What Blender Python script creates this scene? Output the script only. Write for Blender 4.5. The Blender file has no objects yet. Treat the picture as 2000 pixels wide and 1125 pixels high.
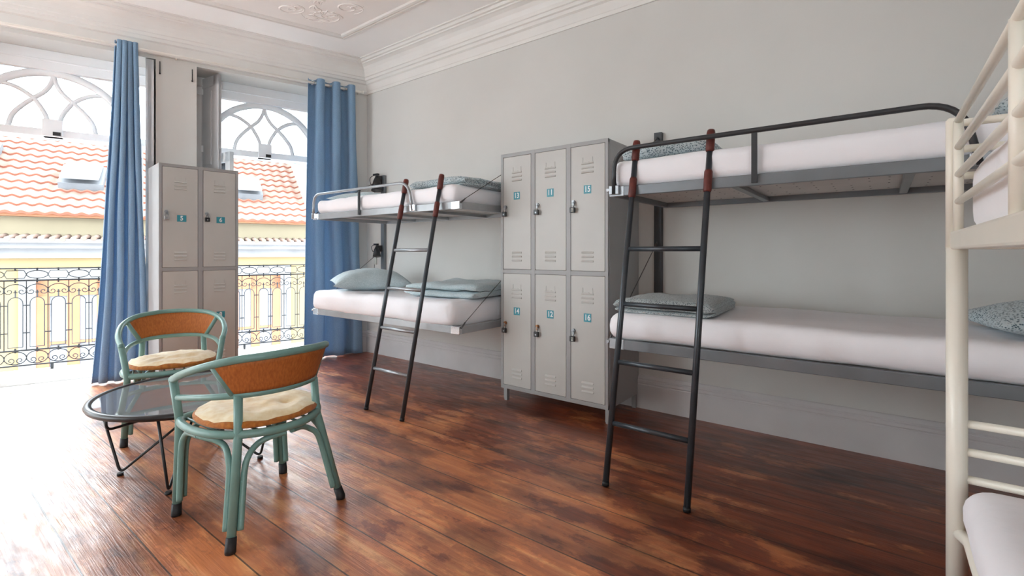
import bpy, bmesh, math, random
from mathutils import Vector, Matrix, noise
PI = math.pi
SC = bpy.context.scene
COL = SC.collection
random.seed(7)

# ------------------------------------------------------------------ camera, sky, exposure
cam_data = bpy.data.cameras.new('camera')
cam = bpy.data.objects.new('camera', cam_data)
COL.objects.link(cam)
cam.location = (0, 0, 1.115)
cam.rotation_euler = (PI / 2, 0, math.radians(90 - 52.5))
cam_data.sensor_width = 36
cam_data.lens = 940 / 2000 * 36
cam_data.shift_y = -(562.5 - 494) / 2000
cam_data.clip_start = 0.02
SC.camera = cam

world = bpy.data.worlds.new('overcast_sky')
SC.world = world
world.use_nodes = True
wn = world.node_tree.nodes
wl = world.node_tree.links
wn.clear()
w_out = wn.new('ShaderNodeOutputWorld')
w_bg = wn.new('ShaderNodeBackground')
w_bg.inputs['Color'].default_value = (0.85, 0.945, 1.0, 1)
w_bg.inputs['Strength'].default_value = 12.0
wl.new(w_bg.outputs[0], w_out.inputs[0])

SC.view_settings.view_transform = 'Standard'
SC.view_settings.look = 'None'
SC.view_settings.gamma = 1
SC.view_settings.use_curve_mapping = False
SC.view_settings.exposure = 0.15
SC.cycles.max_bounces = 12
SC.cycles.diffuse_bounces = 7
SC.cycles.glossy_bounces = 4
SC.cycles.transmission_bounces = 6
SC.cycles.transparent_max_bounces = 12
SC.cycles.caustics_reflective = False
SC.cycles.caustics_refractive = False
SC.cycles.use_denoising = True
SC.cycles.sample_clamp_indirect = 12

# ------------------------------------------------------------------ window wall frame of reference
TW = math.radians(17.5)                       # the street wall is skewed by 17.5 degrees
CORNER = Vector((-4.633, 3.335, 0))
WN = Vector((math.cos(TW), -math.sin(TW), 0))     # into the room
WD = Vector((-math.sin(TW), -math.cos(TW), 0))    # along the wall, away from the corner
RW = 3.335                                    # right wall plane
CH = 3.24                                     # ceiling height
LEFT = -3.1
BACK = 2.3


def wp(s, r, z):
    """s along the street wall, r outwards from its room face, z up"""
    return CORNER + WD * s - WN * r + Vector((0, 0, z))


def portal(s0, s1, z0, z1, r):
    d = bpy.data.lights.new('daylight_opening', 'AREA')
    d.shape = 'RECTANGLE'
    d.size = abs(s1 - s0)
    d.size_y = z1 - z0
    o = bpy.data.objects.new('daylight_opening', d)
    COL.objects.link(o)
    o.location = wp((s0 + s1) / 2, r, (z0 + z1) / 2)
    zz = -WN            # lights shine along local -Z, so +Z points outwards
    xx = WD
    yy = zz.cross(xx)
    m = Matrix((xx, yy, zz)).transposed().to_4x4()
    m.translation = o.location
    o.matrix_world = m
    d.cycles.is_portal = True


OPENINGS = [(0.34, 1.62, 1.0), (1.93, 3.39, 2.66), (3.66, 5.02, 4.34), (5.33, 6.69, 6.01)]
for a_, b_, c_ in OPENINGS:
    portal(a_, b_, 0.0, 2.86, 0.2)
# unseen windows added for fill light, behind and beside the camera: (centre, width, rotation)
SIDE_FILL_WIN = [(-5.3, 1.4), (-3.7, .6)]
BACK_FILL_WIN = [(-2.1, 1.3)]
for kx, w_ in SIDE_FILL_WIN:  # sky portals for the added fill windows in the left wall
    d_ = bpy.data.lights.new('daylight_opening', 'AREA')
    d_.shape = 'RECTANGLE'
    d_.size, d_.size_y = w_, 2.3
    o_ = bpy.data.objects.new('daylight_opening', d_)
    COL.objects.link(o_)
    o_.location = (kx, LEFT - .1, 1.65)
    o_.rotation_euler = (PI / 2, 0, PI)
    d_.cycles.is_portal = True
for ky, w_ in BACK_FILL_WIN:  # sky portal for the added fill window in the back wall
    d_ = bpy.data.lights.new('daylight_opening', 'AREA')
    d_.shape = 'RECTANGLE'
    d_.size, d_.size_y = w_, 2.3
    o_ = bpy.data.objects.new('daylight_opening', d_)
    COL.objects.link(o_)
    o_.location = (BACK + .1, ky, 1.65)
    o_.rotation_euler = (PI / 2, 0, PI / 2)
    d_.cycles.is_portal = True


# ------------------------------------------------------------------ materials
def newmat(name):
    m = bpy.data.materials.new(name)
    m.use_nodes = True
    nt = m.node_tree
    return m, nt, nt.nodes['Principled BSDF']


def nd(nt, t, **kw):
    n = nt.nodes.new(t)
    for k, v in kw.items():
        setattr(n, k, v)
    return n


def srgb(r, g, b):
    f = lambda c: (c / 255 / 12.92) if c / 255 <= 0.04045 else ((c / 255 + 0.055) / 1.055) ** 2.4
    return (f(r), f(g), f(b), 1)


def ramp(nt, fac, stops):
    r = nd(nt, 'ShaderNodeValToRGB')
    el = r.color_ramp.elements
    while len(el) < len(stops):
        el.new(0.5)
    for e, (p, c) in zip(el, stops):
        e.position = p
        e.color = c
    nt.links.new(fac, r.inputs[0])
    return r


def mat(name, col, rough=0.5, metal=0.0, var=0.06, scale=6.0, bump=0.0, bscale=60.0, spec=0.5, coat=0.0):
    """painted / plain surface with a little procedural variation"""
    m, nt, b = newmat(name)
    tc = nd(nt, 'ShaderNodeTexCoord')
    n = nd(nt, 'ShaderNodeTexNoise')
    n.inputs['Scale'].default_value = scale
    n.inputs['Detail'].default_value = 5
    nt.links.new(tc.outputs['Object'], n.inputs['Vector'])
    lo = tuple(c * (1 - var) for c in col[:3]) + (1,)
    hi = tuple(min(1, c * (1 + var)) for c in col[:3]) + (1,)
    rp = ramp(nt, n.outputs['Fac'], [(0.3, lo), (0.7, hi)])
    nt.links.new(rp.outputs[0], b.inputs['Base Color'])
    b.inputs['Roughness'].default_value = rough
    b.inputs['Metallic'].default_value = metal
    b.inputs['Specular IOR Level'].default_value = spec
    b.inputs['Coat Weight'].default_value = coat
    if bump:
        n2 = nd(nt, 'ShaderNodeTexNoise')
        n2.inputs['Scale'].default_value = bscale
        n2.inputs['Detail'].default_value = 4
        nt.links.new(tc.outputs['Object'], n2.inputs['Vector'])
        bp = nd(nt, 'ShaderNodeBump')
        bp.inputs['Strength'].default_value = bump
        bp.inputs['Distance'].default_value = 0.01
        nt.links.new(n2.outputs['Fac'], bp.inputs['Height'])
        nt.links.new(bp.outputs[0], b.inputs['Normal'])
    return m


M = {}
M['wall'] = mat('wall_plaster', srgb(208, 207, 203), 0.75, var=0.035, scale=1.3, bump=0.12, bscale=9)
M['ceil'] = mat('ceiling_plaster', srgb(245, 245, 244), 0.8, var=0.02, scale=2)
M['ceil_panel'] = mat('ceiling_panel_plaster', srgb(238, 234, 231), 0.8, var=0.03, scale=3)
M['trim'] = mat('white_trim_paint', srgb(224, 222, 218), 0.5, var=0.03, scale=4)
M['base'] = mat('baseboard_paint', srgb(208, 206, 206), 0.55, var=0.06, scale=3, bump=0.1, bscale=15)
M['frame'] = mat('window_frame_paint', srgb(240, 243, 245), 0.45, var=0.02)
M['shutter'] = mat('shutter_paint', srgb(205, 206, 208), 0.5, var=0.05, scale=5, bump=0.15, bscale=25)
M['stone'] = mat('pale_granite', srgb(214, 211, 208), 0.7, var=0.08, scale=12)
M['lock_grey'] = mat('locker_grey_paint', srgb(156, 157, 157), 0.42, var=0.03)
M['lock_white'] = mat('locker_door_paint', srgb(188, 188, 184), 0.4, var=0.03, scale=5)
M['lock_side'] = mat('locker_side_paint', srgb(168, 168, 168), 0.45, var=0.03)
M['teal'] = mat('teal_number_label', srgb(52, 142, 158), 0.4, var=0.03)
M['digit'] = mat('label_white_print', srgb(232, 240, 242), 0.5, var=0.0)
M['steel'] = mat('brushed_steel', srgb(160, 164, 168), 0.42, metal=0.85, var=0.1, scale=20)
M['chrome'] = mat('chrome', srgb(205, 208, 212), 0.18, metal=1.0, var=0.04)
M['brass'] = mat('worn_brass', srgb(150, 105, 70), 0.35, metal=0.8, var=0.1)
M['black'] = mat('black_metal', srgb(26, 26, 28), 0.35, var=0.1)
M['rubber'] = mat('black_rubber', srgb(22, 22, 24), 0.6, var=0.1)
M['lad'] = mat('dark_grey_ladder_paint', srgb(62, 68, 74), 0.28, metal=0.35, var=0.12, scale=15)
M['bedgrey'] = mat('bed_frame_grey_paint', srgb(120, 125, 130), 0.35, metal=0.3, var=0.08, scale=8)
M['bedlight'] = mat('bed_frame_pale_grey_paint', srgb(165, 169, 172), 0.33, metal=0.3, var=0.08, scale=8)
M['beddark'] = mat('bed_frame_charcoal_paint', srgb(58, 61, 64), 0.35, metal=0.25, var=0.1, scale=8)
M['redgrip'] = mat('dark_red_grip', srgb(92, 34, 26), 0.5, var=0.25, scale=30)
M['cable'] = mat('steel_cable', srgb(92, 92, 92), 0.4, metal=0.7, var=0.1)
M['cream'] = mat('cream_bunk_paint', srgb(242, 239, 226), 0.32, var=0.02, coat=0.2)
M['sheet'] = mat('white_cotton_sheet', srgb(244, 244, 248), 0.85, var=0.015, bump=0.4, bscale=11)
M['teal_wood'] = mat('sage_green_cane_paint', srgb(112, 150, 143), 0.38, var=0.07, scale=14, bump=0.1, bscale=40)
M['iron'] = mat('wrought_iron', srgb(34, 36, 40), 0.5, var=0.1)
M['rod'] = mat('white_curtain_rod', srgb(246, 243, 236), 0.6, var=0.02)
M['y_wall'] = mat('yellow_render', srgb(126, 107, 76), 0.9, var=0.05, scale=1.2)
M['y_pale'] = mat('pale_yellow_render', srgb(121, 112, 93), 0.9, var=0.08, scale=1.5)
M['g_stone'] = mat('grey_granite_cornice', srgb(108, 107, 109), 0.85, var=0.1, scale=3)
M['o_wood'] = mat('orange_varnished_wood', srgb(130, 82, 52), 0.6, var=0.08, scale=4)
M['netcurt'] = mat('net_curtain', srgb(110, 110, 118), 0.9, var=0.06, scale=5)
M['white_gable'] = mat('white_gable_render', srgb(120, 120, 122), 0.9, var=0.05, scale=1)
M['sky_lead'] = mat('roof_window_lead', srgb(92, 94, 98), 0.7, var=0.1)
M['sky_sash'] = mat('roof_window_sash', srgb(112, 114, 118), 0.6, var=0.05)
M['asphalt'] = mat('asphalt', srgb(90, 90, 92), 0.9, var=0.1, scale=2)
M['plastic_clear'] = mat('pale_plastic', srgb(210, 212, 205), 0.3, var=0.05)
M['board'] = mat('perforated_board', srgb(205, 200, 196), 0.6, var=0.05, scale=6)


def m_floor():
    m, nt, b = newmat('varnished_floorboards')
    L = nt.links
    tc = nd(nt, 'ShaderNodeTexCoord')
    sep = nd(nt, 'ShaderNodeSeparateXYZ')
    L.new(tc.outputs['Object'], sep.inputs[0])

    def mth(op, a, bb=None, c=None):
        n = nd(nt, 'ShaderNodeMath', operation=op)
        for i, v in enumerate((a, bb, c)):
            if v is None:
                continue
            if isinstance(v, (int, float)):
                n.inputs[i].default_value = v
            else:
                L.new(v, n.inputs[i])
        return n.outputs[0]
    yv = mth('DIVIDE', mth('ADD', sep.outputs['Y'], 10.0), 0.186)
    row = mth('FLOOR', yv)
    fr = mth('FRACT', yv)
    wnz = nd(nt, 'ShaderNodeTexWhiteNoise', noise_dimensions='1D')
    L.new(row, wnz.inputs['W'])
    # long boards with staggered ends
    xv = mth('DIVIDE', mth('ADD', sep.outputs['X'], mth('MULTIPLY', wnz.outputs['Value'], 19.0)), 7.9)
    brd = mth('FLOOR', xv)
    fx = mth('FRACT', xv)
    wn2 = nd(nt, 'ShaderNodeTexWhiteNoise', noise_dimensions='2D')
    cmb = nd(nt, 'ShaderNodeCombineXYZ')
    L.new(row, cmb.inputs[0])
    L.new(brd, cmb.inputs[1])
    L.new(cmb.outputs[0], wn2.inputs['Vector'])
    gap = mth('LESS_THAN', mth('ABSOLUTE', mth('SUBTRACT', fr, 0.5)), 0.484)
    solid = mth('MULTIPLY', gap, 1.0)
    # coordinates stretched along the boards, shifted board by board
    off = nd(nt, 'ShaderNodeVectorMath', operation='MULTIPLY_ADD')
    L.new(wn2.outputs['Color'], off.inputs[0])
    off.inputs[1].default_value = (7, 7, 7)
    L.new(tc.outputs['Object'], off.inputs[2])
    mp = nd(nt, 'ShaderNodeMapping')
    mp.inputs['Scale'].default_value = (0.45, 7.0, 1)
    L.new(off.outputs[0], mp.inputs[0])
    grain = nd(nt, 'ShaderNodeTexNoise')
    grain.inputs['Scale'].default_value = 3.0
    grain.inputs['Detail'].default_value = 8
    grain.inputs['Roughness'].default_value = 0.65
    grain.inputs['Distortion'].default_value = 0.6
    L.new(mp.outputs[0], grain.inputs['Vector'])
    mp2 = nd(nt, 'ShaderNodeMapping')
    mp2.inputs['Scale'].default_value = (1.0, 2.0, 1)
    L.new(tc.outputs['Object'], mp2.inputs[0])
    wear = nd(nt, 'ShaderNodeTexNoise')
    wear.inputs['Scale'].default_value = 2.3
    wear.inputs['Detail'].default_value = 9
    wear.inputs['Roughness'].default_value = 0.7
    L.new(mp2.outputs[0], wear.inputs['Vector'])
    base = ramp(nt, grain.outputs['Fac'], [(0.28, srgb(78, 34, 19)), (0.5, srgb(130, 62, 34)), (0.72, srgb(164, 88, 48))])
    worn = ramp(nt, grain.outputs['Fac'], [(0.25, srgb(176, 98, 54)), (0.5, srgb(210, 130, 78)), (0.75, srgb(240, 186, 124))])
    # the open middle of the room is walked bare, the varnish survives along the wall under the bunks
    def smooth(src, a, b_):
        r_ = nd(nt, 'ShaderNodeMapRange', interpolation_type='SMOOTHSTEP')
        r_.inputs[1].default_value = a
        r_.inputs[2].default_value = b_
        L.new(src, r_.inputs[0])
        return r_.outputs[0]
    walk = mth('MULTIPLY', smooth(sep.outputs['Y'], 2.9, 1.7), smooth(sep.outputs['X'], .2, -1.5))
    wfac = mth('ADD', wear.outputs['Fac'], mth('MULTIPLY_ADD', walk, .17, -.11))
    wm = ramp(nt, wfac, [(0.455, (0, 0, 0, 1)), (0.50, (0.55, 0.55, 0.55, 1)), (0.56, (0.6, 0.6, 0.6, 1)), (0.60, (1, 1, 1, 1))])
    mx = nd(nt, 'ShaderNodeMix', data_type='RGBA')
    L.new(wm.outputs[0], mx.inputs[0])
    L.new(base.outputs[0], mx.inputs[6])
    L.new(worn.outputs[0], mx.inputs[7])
    # dark ingrained dirt
    dirt = nd(nt, 'ShaderNodeTexNoise')
    dirt.inputs['Scale'].default_value = 2.6
    dirt.inputs['Detail'].default_value = 7
    mp3 = nd(nt, 'ShaderNodeMapping')
    mp3.inputs['Scale'].default_value = (0.9, 1.7, 1)
    mp3.inputs['Location'].default_value = (3.1, 8.2, 0)
    L.new(tc.outputs['Object'], mp3.inputs[0])
    L.new(mp3.outputs[0], dirt.inputs['Vector'])
    dm = ramp(nt, dirt.outputs['Fac'], [(0.36, (0.42, 0.36, 0.33, 1)), (0.52, (1, 1, 1, 1))])
    mx2 = nd(nt, 'ShaderNodeMix', data_type='RGBA', blend_type='MULTIPLY')
    mx2.inputs[0].default_value = 1
    L.new(mx.outputs[2], mx2.inputs[6])
    L.new(dm.outputs[0], mx2.inputs[7])
    # board to board tone
    tone = nd(nt, 'ShaderNodeMapRange')
    tone.inputs[3].default_value = 0.84
    tone.inputs[4].default_value = 1.14
    L.new(wn2.outputs['Value'], tone.inputs[0])
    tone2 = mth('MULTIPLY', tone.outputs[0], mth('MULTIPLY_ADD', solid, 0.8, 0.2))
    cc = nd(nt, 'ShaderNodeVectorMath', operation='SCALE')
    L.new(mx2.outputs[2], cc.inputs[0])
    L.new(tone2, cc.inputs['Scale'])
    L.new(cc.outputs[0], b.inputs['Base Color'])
    # gloss: worn varnish
    fine = nd(nt, 'ShaderNodeTexNoise')
    fine.inputs['Scale'].default_value = 8
    fine.inputs['Detail'].default_value = 8
    mp4 = nd(nt, 'ShaderNodeMapping')
    mp4.inputs['Scale'].default_value = (1, 4, 1)
    L.new(off.outputs[0], mp4.inputs[0])
    L.new(mp4.outputs[0], fine.inputs['Vector'])
    rr = nd(nt, 'ShaderNodeMapRange')
    rr.inputs[1].default_value = 0.3
    rr.inputs[2].default_value = 0.7
    rr.inputs[3].default_value = 0.28
    rr.inputs[4].default_value = 0.52
    L.new(fine.outputs['Fac'], rr.inputs[0])
    L.new(rr.outputs[0], b.inputs['Roughness'])
    b.inputs['Specular IOR Level'].default_value = 0.75
    b.inputs['Coat Weight'].default_value = 0.45
    b.inputs['Coat Roughness'].default_value = 0.38
    b.inputs['Coat IOR'].default_value = 1.6
    hsum = mth('ADD', mth('MULTIPLY', grain.outputs['Fac'], 0.30), mth('MULTIPLY', solid, 0.35))
    big = nd(nt, 'ShaderNodeTexNoise')
    big.inputs['Scale'].default_value = 3.0
    big.inputs['Scale'].default_value = 1.6
    L.new(mp2.outputs[0], big.inputs['Vector'])
    hsum = mth('ADD', hsum, mth('MULTIPLY', big.outputs['Fac'], 0.35))
    hair = nd(nt, 'ShaderNodeTexNoise')
    hair.inputs['Scale'].default_value = 5.0
    hair.inputs['Detail'].default_value = 6
    hair.inputs['Distortion'].default_value = 0.8
    mp5 = nd(nt, 'ShaderNodeMapping')
    mp5.inputs['Scale'].default_value = (0.8, 22, 1)
    L.new(off.outputs[0], mp5.inputs[0])
    L.new(mp5.outputs[0], hair.inputs['Vector'])
    hsum = mth('ADD', hsum, mth('MULTIPLY', hair.outputs['Fac'], 0.35))
    bp = nd(nt, 'ShaderNodeBump')
    bp.inputs['Strength'].default_value = 0.35
    bp.inputs['Distance'].default_value = 0.010
    L.new(hsum, bp.inputs['Height'])
    L.new(bp.outputs[0], b.inputs['Normal'])
    L.new(bp.outputs[0], b.inputs['Coat Normal'])
    return m


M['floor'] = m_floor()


def m_cloth(name, c1, c2, scale=90, bump=0.3, pat='fine', sheen=0.2, trans=0.0):
    m, nt, b = newmat(name)
    tc = nd(nt, 'ShaderNodeTexCoord')
    if pat == 'spots':
        v = nd(nt, 'ShaderNodeTexVoronoi')
        v.inputs['Scale'].default_value = scale
        nt.links.new(tc.outputs['Object'], v.inputs['Vector'])
        rp = ramp(nt, v.outputs['Distance'], [(0.25, c2), (0.5, c1)])
        hgt = v.outputs['Distance']
    else:
        v = nd(nt, 'ShaderNodeTexNoise')
        v.inputs['Scale'].default_value = scale
        v.inputs['Detail'].default_value = 5
        nt.links.new(tc.outputs['Object'], v.inputs['Vector'])
        rp = ramp(nt, v.outputs['Fac'], [(0.35, c2), (0.65, c1)])
        hgt = v.outputs['Fac']
    nt.links.new(rp.outputs[0], b.inputs['Base Color'])
    b.inputs['Roughness'].default_value = 0.85
    b.inputs['Sheen Weight'].default_value = sheen
    bp = nd(nt, 'ShaderNodeBump')
    bp.inputs['Strength'].default_value = bump
    bp.inputs['Distance'].default_value = 0.004
    nt.links.new(hgt, bp.inputs['Height'])
    nt.links.new(bp.outputs[0], b.inputs['Normal'])
    if trans:
        out = nt.nodes['Material Output']
        tr = nd(nt, 'ShaderNodeBsdfTranslucent')
        nt.links.new(rp.outputs[0], tr.inputs['Color'])
        ms = nd(nt, 'ShaderNodeMixShader')
        ms.inputs[0].default_value = trans
        nt.links.new(b.outputs[0], ms.inputs[1])
        nt.links.new(tr.outputs[0], ms.inputs[2])
        nt.links.new(ms.outputs[0], out.inputs[0])
    return m


M['curtain'] = m_cloth('blue_curtain_cloth', srgb(146, 178, 206), srgb(132, 166, 196), 140, 0.15, trans=0.28)
M['linen_pale'] = m_cloth('pale_blue_green_linen', srgb(196, 210, 214), srgb(166, 186, 192), 160, 0.4)
M['linen_fig'] = m_cloth('speckled_blue_grey_linen', srgb(186, 200, 204), srgb(70, 94, 106), 110, 0.35, 'spots')
M['linen_grey'] = m_cloth('grey_flecked_linen', srgb(170, 180, 182), srgb(96, 110, 116), 150, 0.35, 'spots')
M['cushion'] = m_cloth('mustard_cushion_satin', srgb(246, 228, 192), srgb(232, 204, 150), 30, 0.3, sheen=0.5)
M['cushion_edge'] = m_cloth('ochre_cushion_underside', srgb(186, 116, 44), srgb(160, 92, 32), 60, 0.3)


def m_weave():
    m, nt, b = newmat('burnt_orange_woven_panel')
    tc = nd(nt, 'ShaderNodeTexCoord')
    mp = nd(nt, 'ShaderNodeMapping')
    mp.inputs['Scale'].default_value = (60, 60, 4)
    nt.links.new(tc.outputs['Object'], mp.inputs[0])
    n = nd(nt, 'ShaderNodeTexNoise')
    n.inputs['Scale'].default_value = 2.5
    n.inputs['Detail'].default_value = 6
    nt.links.new(mp.outputs[0], n.inputs['Vector'])
    rp = ramp(nt, n.outputs['Fac'], [(0.3, srgb(158, 88, 36)), (0.7, srgb(188, 112, 50))])
    nt.links.new(rp.outputs[0], b.inputs['Base Color'])
    b.inputs['Roughness'].default_value = 0.7
    bp = nd(nt, 'ShaderNodeBump')
    bp.inputs['Strength'].default_value = 0.4
    bp.inputs['Distance'].default_value = 0.003
    nt.links.new(n.outputs['Fac'], bp.inputs['Height'])
    nt.links.new(bp.outputs[0], b.inputs['Normal'])
    return m


M['weave'] = m_weave()


def m_glass(name, tint, refl=0.08, haze=0.0):
    m, nt, b = newmat(name)
    nt.nodes.remove(b)
    out = nt.nodes['Material Output']
    tr = nd(nt, 'ShaderNodeBsdfTransparent')
    tr.inputs['Color'].default_value = tint
    gl = nd(nt, 'ShaderNodeBsdfGlossy')
    gl.inputs['Roughness'].default_value = 0.03
    fr = nd(nt, 'ShaderNodeFresnel')
    fr.inputs['IOR'].default_value = 1.5
    ad = nd(nt, 'ShaderNodeMath', operation='ADD')
    ad.inputs[1].default_value = refl
    nt.links.new(fr.outputs[0], ad.inputs[0])
    n = nd(nt, 'ShaderNodeTexNoise')
    n.inputs['Scale'].default_value = 3
    bp = nd(nt, 'ShaderNodeBump')
    bp.inputs['Strength'].default_value = 0.03
    nt.links.new(n.outputs['Fac'], bp.inputs['Height'])
    nt.links.new(bp.outputs[0], gl.inputs['Normal'])
    ms = nd(nt, 'ShaderNodeMixShader')
    nt.links.new(ad.outputs[0], ms.inputs[0])
    nt.links.new(tr.outputs[0], ms.inputs[1])
    nt.links.new(gl.outputs[0], ms.inputs[2])
    if haze:
        df = nd(nt, 'ShaderNodeBsdfDiffuse')
        df.inputs['Color'].default_value = (0.8, 0.86, 0.92, 1)
        m3_ = nd(nt, 'ShaderNodeMixShader')
        m3_.inputs[0].default_value = haze
        nt.links.new(ms.outputs[0], m3_.inputs[1])
        nt.links.new(df.outputs[0], m3_.inputs[2])
        ms = m3_
    nt.links.new(ms.outputs[0], out.inputs[0])
    return m


M['pane'] = m_glass('window_glass', (0.97, 0.98, 1, 1), 0.0)
M['table_glass'] = m_glass('smoky_blue_table_glass', (0.84, 0.90, 0.96, 1), 0.22, 0.16)


def m_tile():
    m, nt, b = newmat('terracotta_roof_tile')
    tc = nd(nt, 'ShaderNodeTexCoord')
    n = nd(nt, 'ShaderNodeTexNoise')
    n.inputs['Scale'].default_value = 3
    n.inputs['Detail'].default_value = 6
    nt.links.new(tc.outputs['Object'], n.inputs['Vector'])
    rp = ramp(nt, n.outputs['Fac'], [(0.3, srgb(104, 80, 70)), (0.55, srgb(112, 92, 82)), (0.75, srgb(118, 104, 96))])
    nt.links.new(rp.outputs[0], b.inputs['Base Color'])
    b.inputs['Roughness'].default_value = 0.8
    return m


M['tile'] = m_tile()
M['tile_edge'] = mat('terracotta_tile_edge', srgb(108, 60, 44), 0.85, var=0.15, scale=4)


# ------------------------------------------------------------------ mesh helpers
class MB:
    def __init__(s):
        s.bm = bmesh.new()

    def box(s, c, d, rot=None, mi=0):
        """box with centre c and full size d, optional 3x3 rotation"""
        c = Vector(c)
        vs = []
        for x in (-.5, .5):
            for y in (-.5, .5):
                for z in (-.5, .5):
                    p = Vector((x * d[0], y * d[1], z * d[2]))
                    if rot:
                        p = rot @ p
                    vs.append(s.bm.verts.new(c + p))
        for f in ((0, 1, 3, 2), (4, 6, 7, 5), (0, 4, 5, 1), (2, 3, 7, 6), (0, 2, 6, 4), (1, 5, 7, 3)):
            fc = s.bm.faces.new([vs[i] for i in f])
            fc.material_index = mi
        return s

    def hexa(s, pts, mi=0):
        """8 corner points, ordered as in box (x,y,z bits)"""
        vs = [s.bm.verts.new(Vector(p)) for p in pts]
        for f in ((0, 1, 3, 2), (4, 6, 7, 5), (0, 4, 5, 1), (2, 3, 7, 6), (0, 2, 6, 4), (1, 5, 7, 3)):
            fc = s.bm.faces.new([vs[i] for i in f])
            fc.material_index = mi
        return s

    def tube(s, pts, r, n=10, closed=False, cap=True, mi=0, flat=1.0):
        pts = [Vector(p) for p in pts]
        m = len(pts)
        rings = []
        up = None
        for i, p in enumerate(pts):
            if closed:
                t = (pts[(i + 1) % m] - pts[i - 1])
            elif i == 0:
                t = pts[1] - p
            elif i == m - 1:
                t = p - pts[-2]
            else:
                t = (pts[i + 1] - p).normalized() + (p - pts[i - 1]).normalized()
            if t.length < 1e-9:
                t = Vector((0, 0, 1))
            t.normalize()
            if up is None:
                up = Vector((0, 0, 1)) if abs(t.z) < 0.9 else Vector((1, 0, 0))
            up = (up - t * up.dot(t))
            if up.length < 1e-6:
                up = t.orthogonal()
            up.normalize()
            sd = t.cross(up)
            rr = r[i] if isinstance(r, (list, tuple)) else r
            rings.append([s.bm.verts.new(p + (up * math.cos(2 * PI * k / n) * flat + sd * math.sin(2 * PI * k / n)) * rr) for k in range(n)])
        for i in range(m if closed else m - 1):
            a, b = rings[i], rings[(i + 1) % m]
            for k in range(n):
                f = s.bm.faces.new((a[k], a[(k + 1) % n], b[(k + 1) % n], b[k]))
                f.smooth = n > 4
                f.material_index = mi
        if cap and not closed:
            for rg in (rings[0], rings[-1]):
                f = s.bm.faces.new(rg)
                f.material_index = mi
        return s

    def prism(s, prof, axis_fn, t0, t1, mi=0, smooth=False):
        """extrude a closed 2D profile; axis_fn(u, v, t) gives a point"""
        a = [s.bm.verts.new(axis_fn(u, v, t0)) for u, v in prof]
        b = [s.bm.verts.new(axis_fn(u, v, t1)) for u, v in prof]
        n = len(prof)
        for i in range(n):
            f = s.bm.faces.new((a[i], a[(i + 1) % n], b[(i + 1) % n], b[i]))
            f.material_index = mi
            f.smooth = smooth
        for q in (a, b):
            f = s.bm.faces.new(q)
            f.material_index = mi
        return s

    def grid(s, fn, nu, nv, closed_u=False, closed_v=False, mi=0):
        vs = [[s.bm.verts.new(fn(i / (nu if closed_u else nu - 1), j / (nv if closed_v else nv - 1))) for j in range(nv)] for i in range(nu)]
        for i in range(nu if closed_u else nu - 1):
            for j in range(nv if closed_v else nv - 1):
                f = s.bm.faces.new((vs[i][j], vs[(i + 1) % nu][j], vs[(i + 1) % nu][(j + 1) % nv], vs[i][(j + 1) % nv]))
                f.smooth = True
                f.material_index = mi
        return vs

    def ball(s, c, r, n=10, sc=(1, 1, 1), mi=0):
        c = Vector(c)
        top = s.bm.verts.new(c + Vector((0, 0, r * sc[2])))
        bot = s.bm.verts.new(c - Vector((0, 0, r * sc[2])))
        rows = []
        k = max(3, n // 2)
        for i in range(1, k):
            ph = PI * i / k
            rows.append([s.bm.verts.new(c + Vector((r * math.sin(ph) * math.cos(2 * PI * j / n) * sc[0], r * math.sin(ph) * math.sin(2 * PI * j / n) * sc[1], r * math.cos(ph) * sc[2]))) for j in range(n)])
        fs = []
        for j in range(n):
            fs.append(s.bm.faces.new((top, rows[0][j], rows[0][(j + 1) % n])))
            fs.append(s.bm.faces.new((bot, rows[-1][(j + 1) % n], rows[-1][j])))
            for i in range(len(rows) - 1):
                fs.append(s.bm.faces.new((rows[i][j], rows[i + 1][j], rows[i + 1][(j + 1) % n], rows[i][(j + 1) % n])))
        for f in fs:
            f.smooth = True
            f.material_index = mi
        return s

    def build(s, name, m, parent=None, bevel=0.0, solid=0.0, sub=0, wn=False):
        bmesh.ops.recalc_face_normals(s.bm, faces=s.bm.faces)
        me = bpy.data.meshes.new(name)
        s.bm.to_mesh(me)
        s.bm.free()
        o = bpy.data.objects.new(name, me)
        for mm in (m if isinstance(m, (list, tuple)) else [m]):
            me.materials.append(mm)
        COL.objects.link(o)
        if parent:
            o.parent = parent
        if solid:
            md = o.modifiers.new('solid', 'SOLIDIFY')
            md.thickness = solid
            md.offset = 0
        if bevel:
            md = o.modifiers.new('bevel', 'BEVEL')
            md.width = bevel
            md.segments = 2
            md.limit_method = 'ANGLE'
        if sub:
            md = o.modifiers.new('sub', 'SUBSURF')
            md.levels = sub
            md.render_levels = sub
        return o


def tag(o, label=None, cat=None, group=None, kind=None):
    if label:
        o['label'] = label
    if cat:
        o['category'] = cat
    if group:
        o['group'] = group
    if kind:
        o['kind'] = kind
    return o


def thing(name, label, cat, loc=(0, 0, 0), rz=0, group=None):
    o = bpy.data.objects.new(name, None)
    COL.objects.link(o)
    o.empty_display_size = 0.1
    o.location = loc
    o.rotation_euler = (0, 0, rz)
    return tag(o, label, cat, group)


def struct(o, label=None):
    o['kind'] = 'structure'
    if label:
        o['label'] = label
    return o


def copy_tree(o, parent=None):
    c = o.copy()
    COL.objects.link(c)
    if parent:
        c.parent = parent
    for ch in list(o.children):
        copy_tree(ch, c)
    return c


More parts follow.
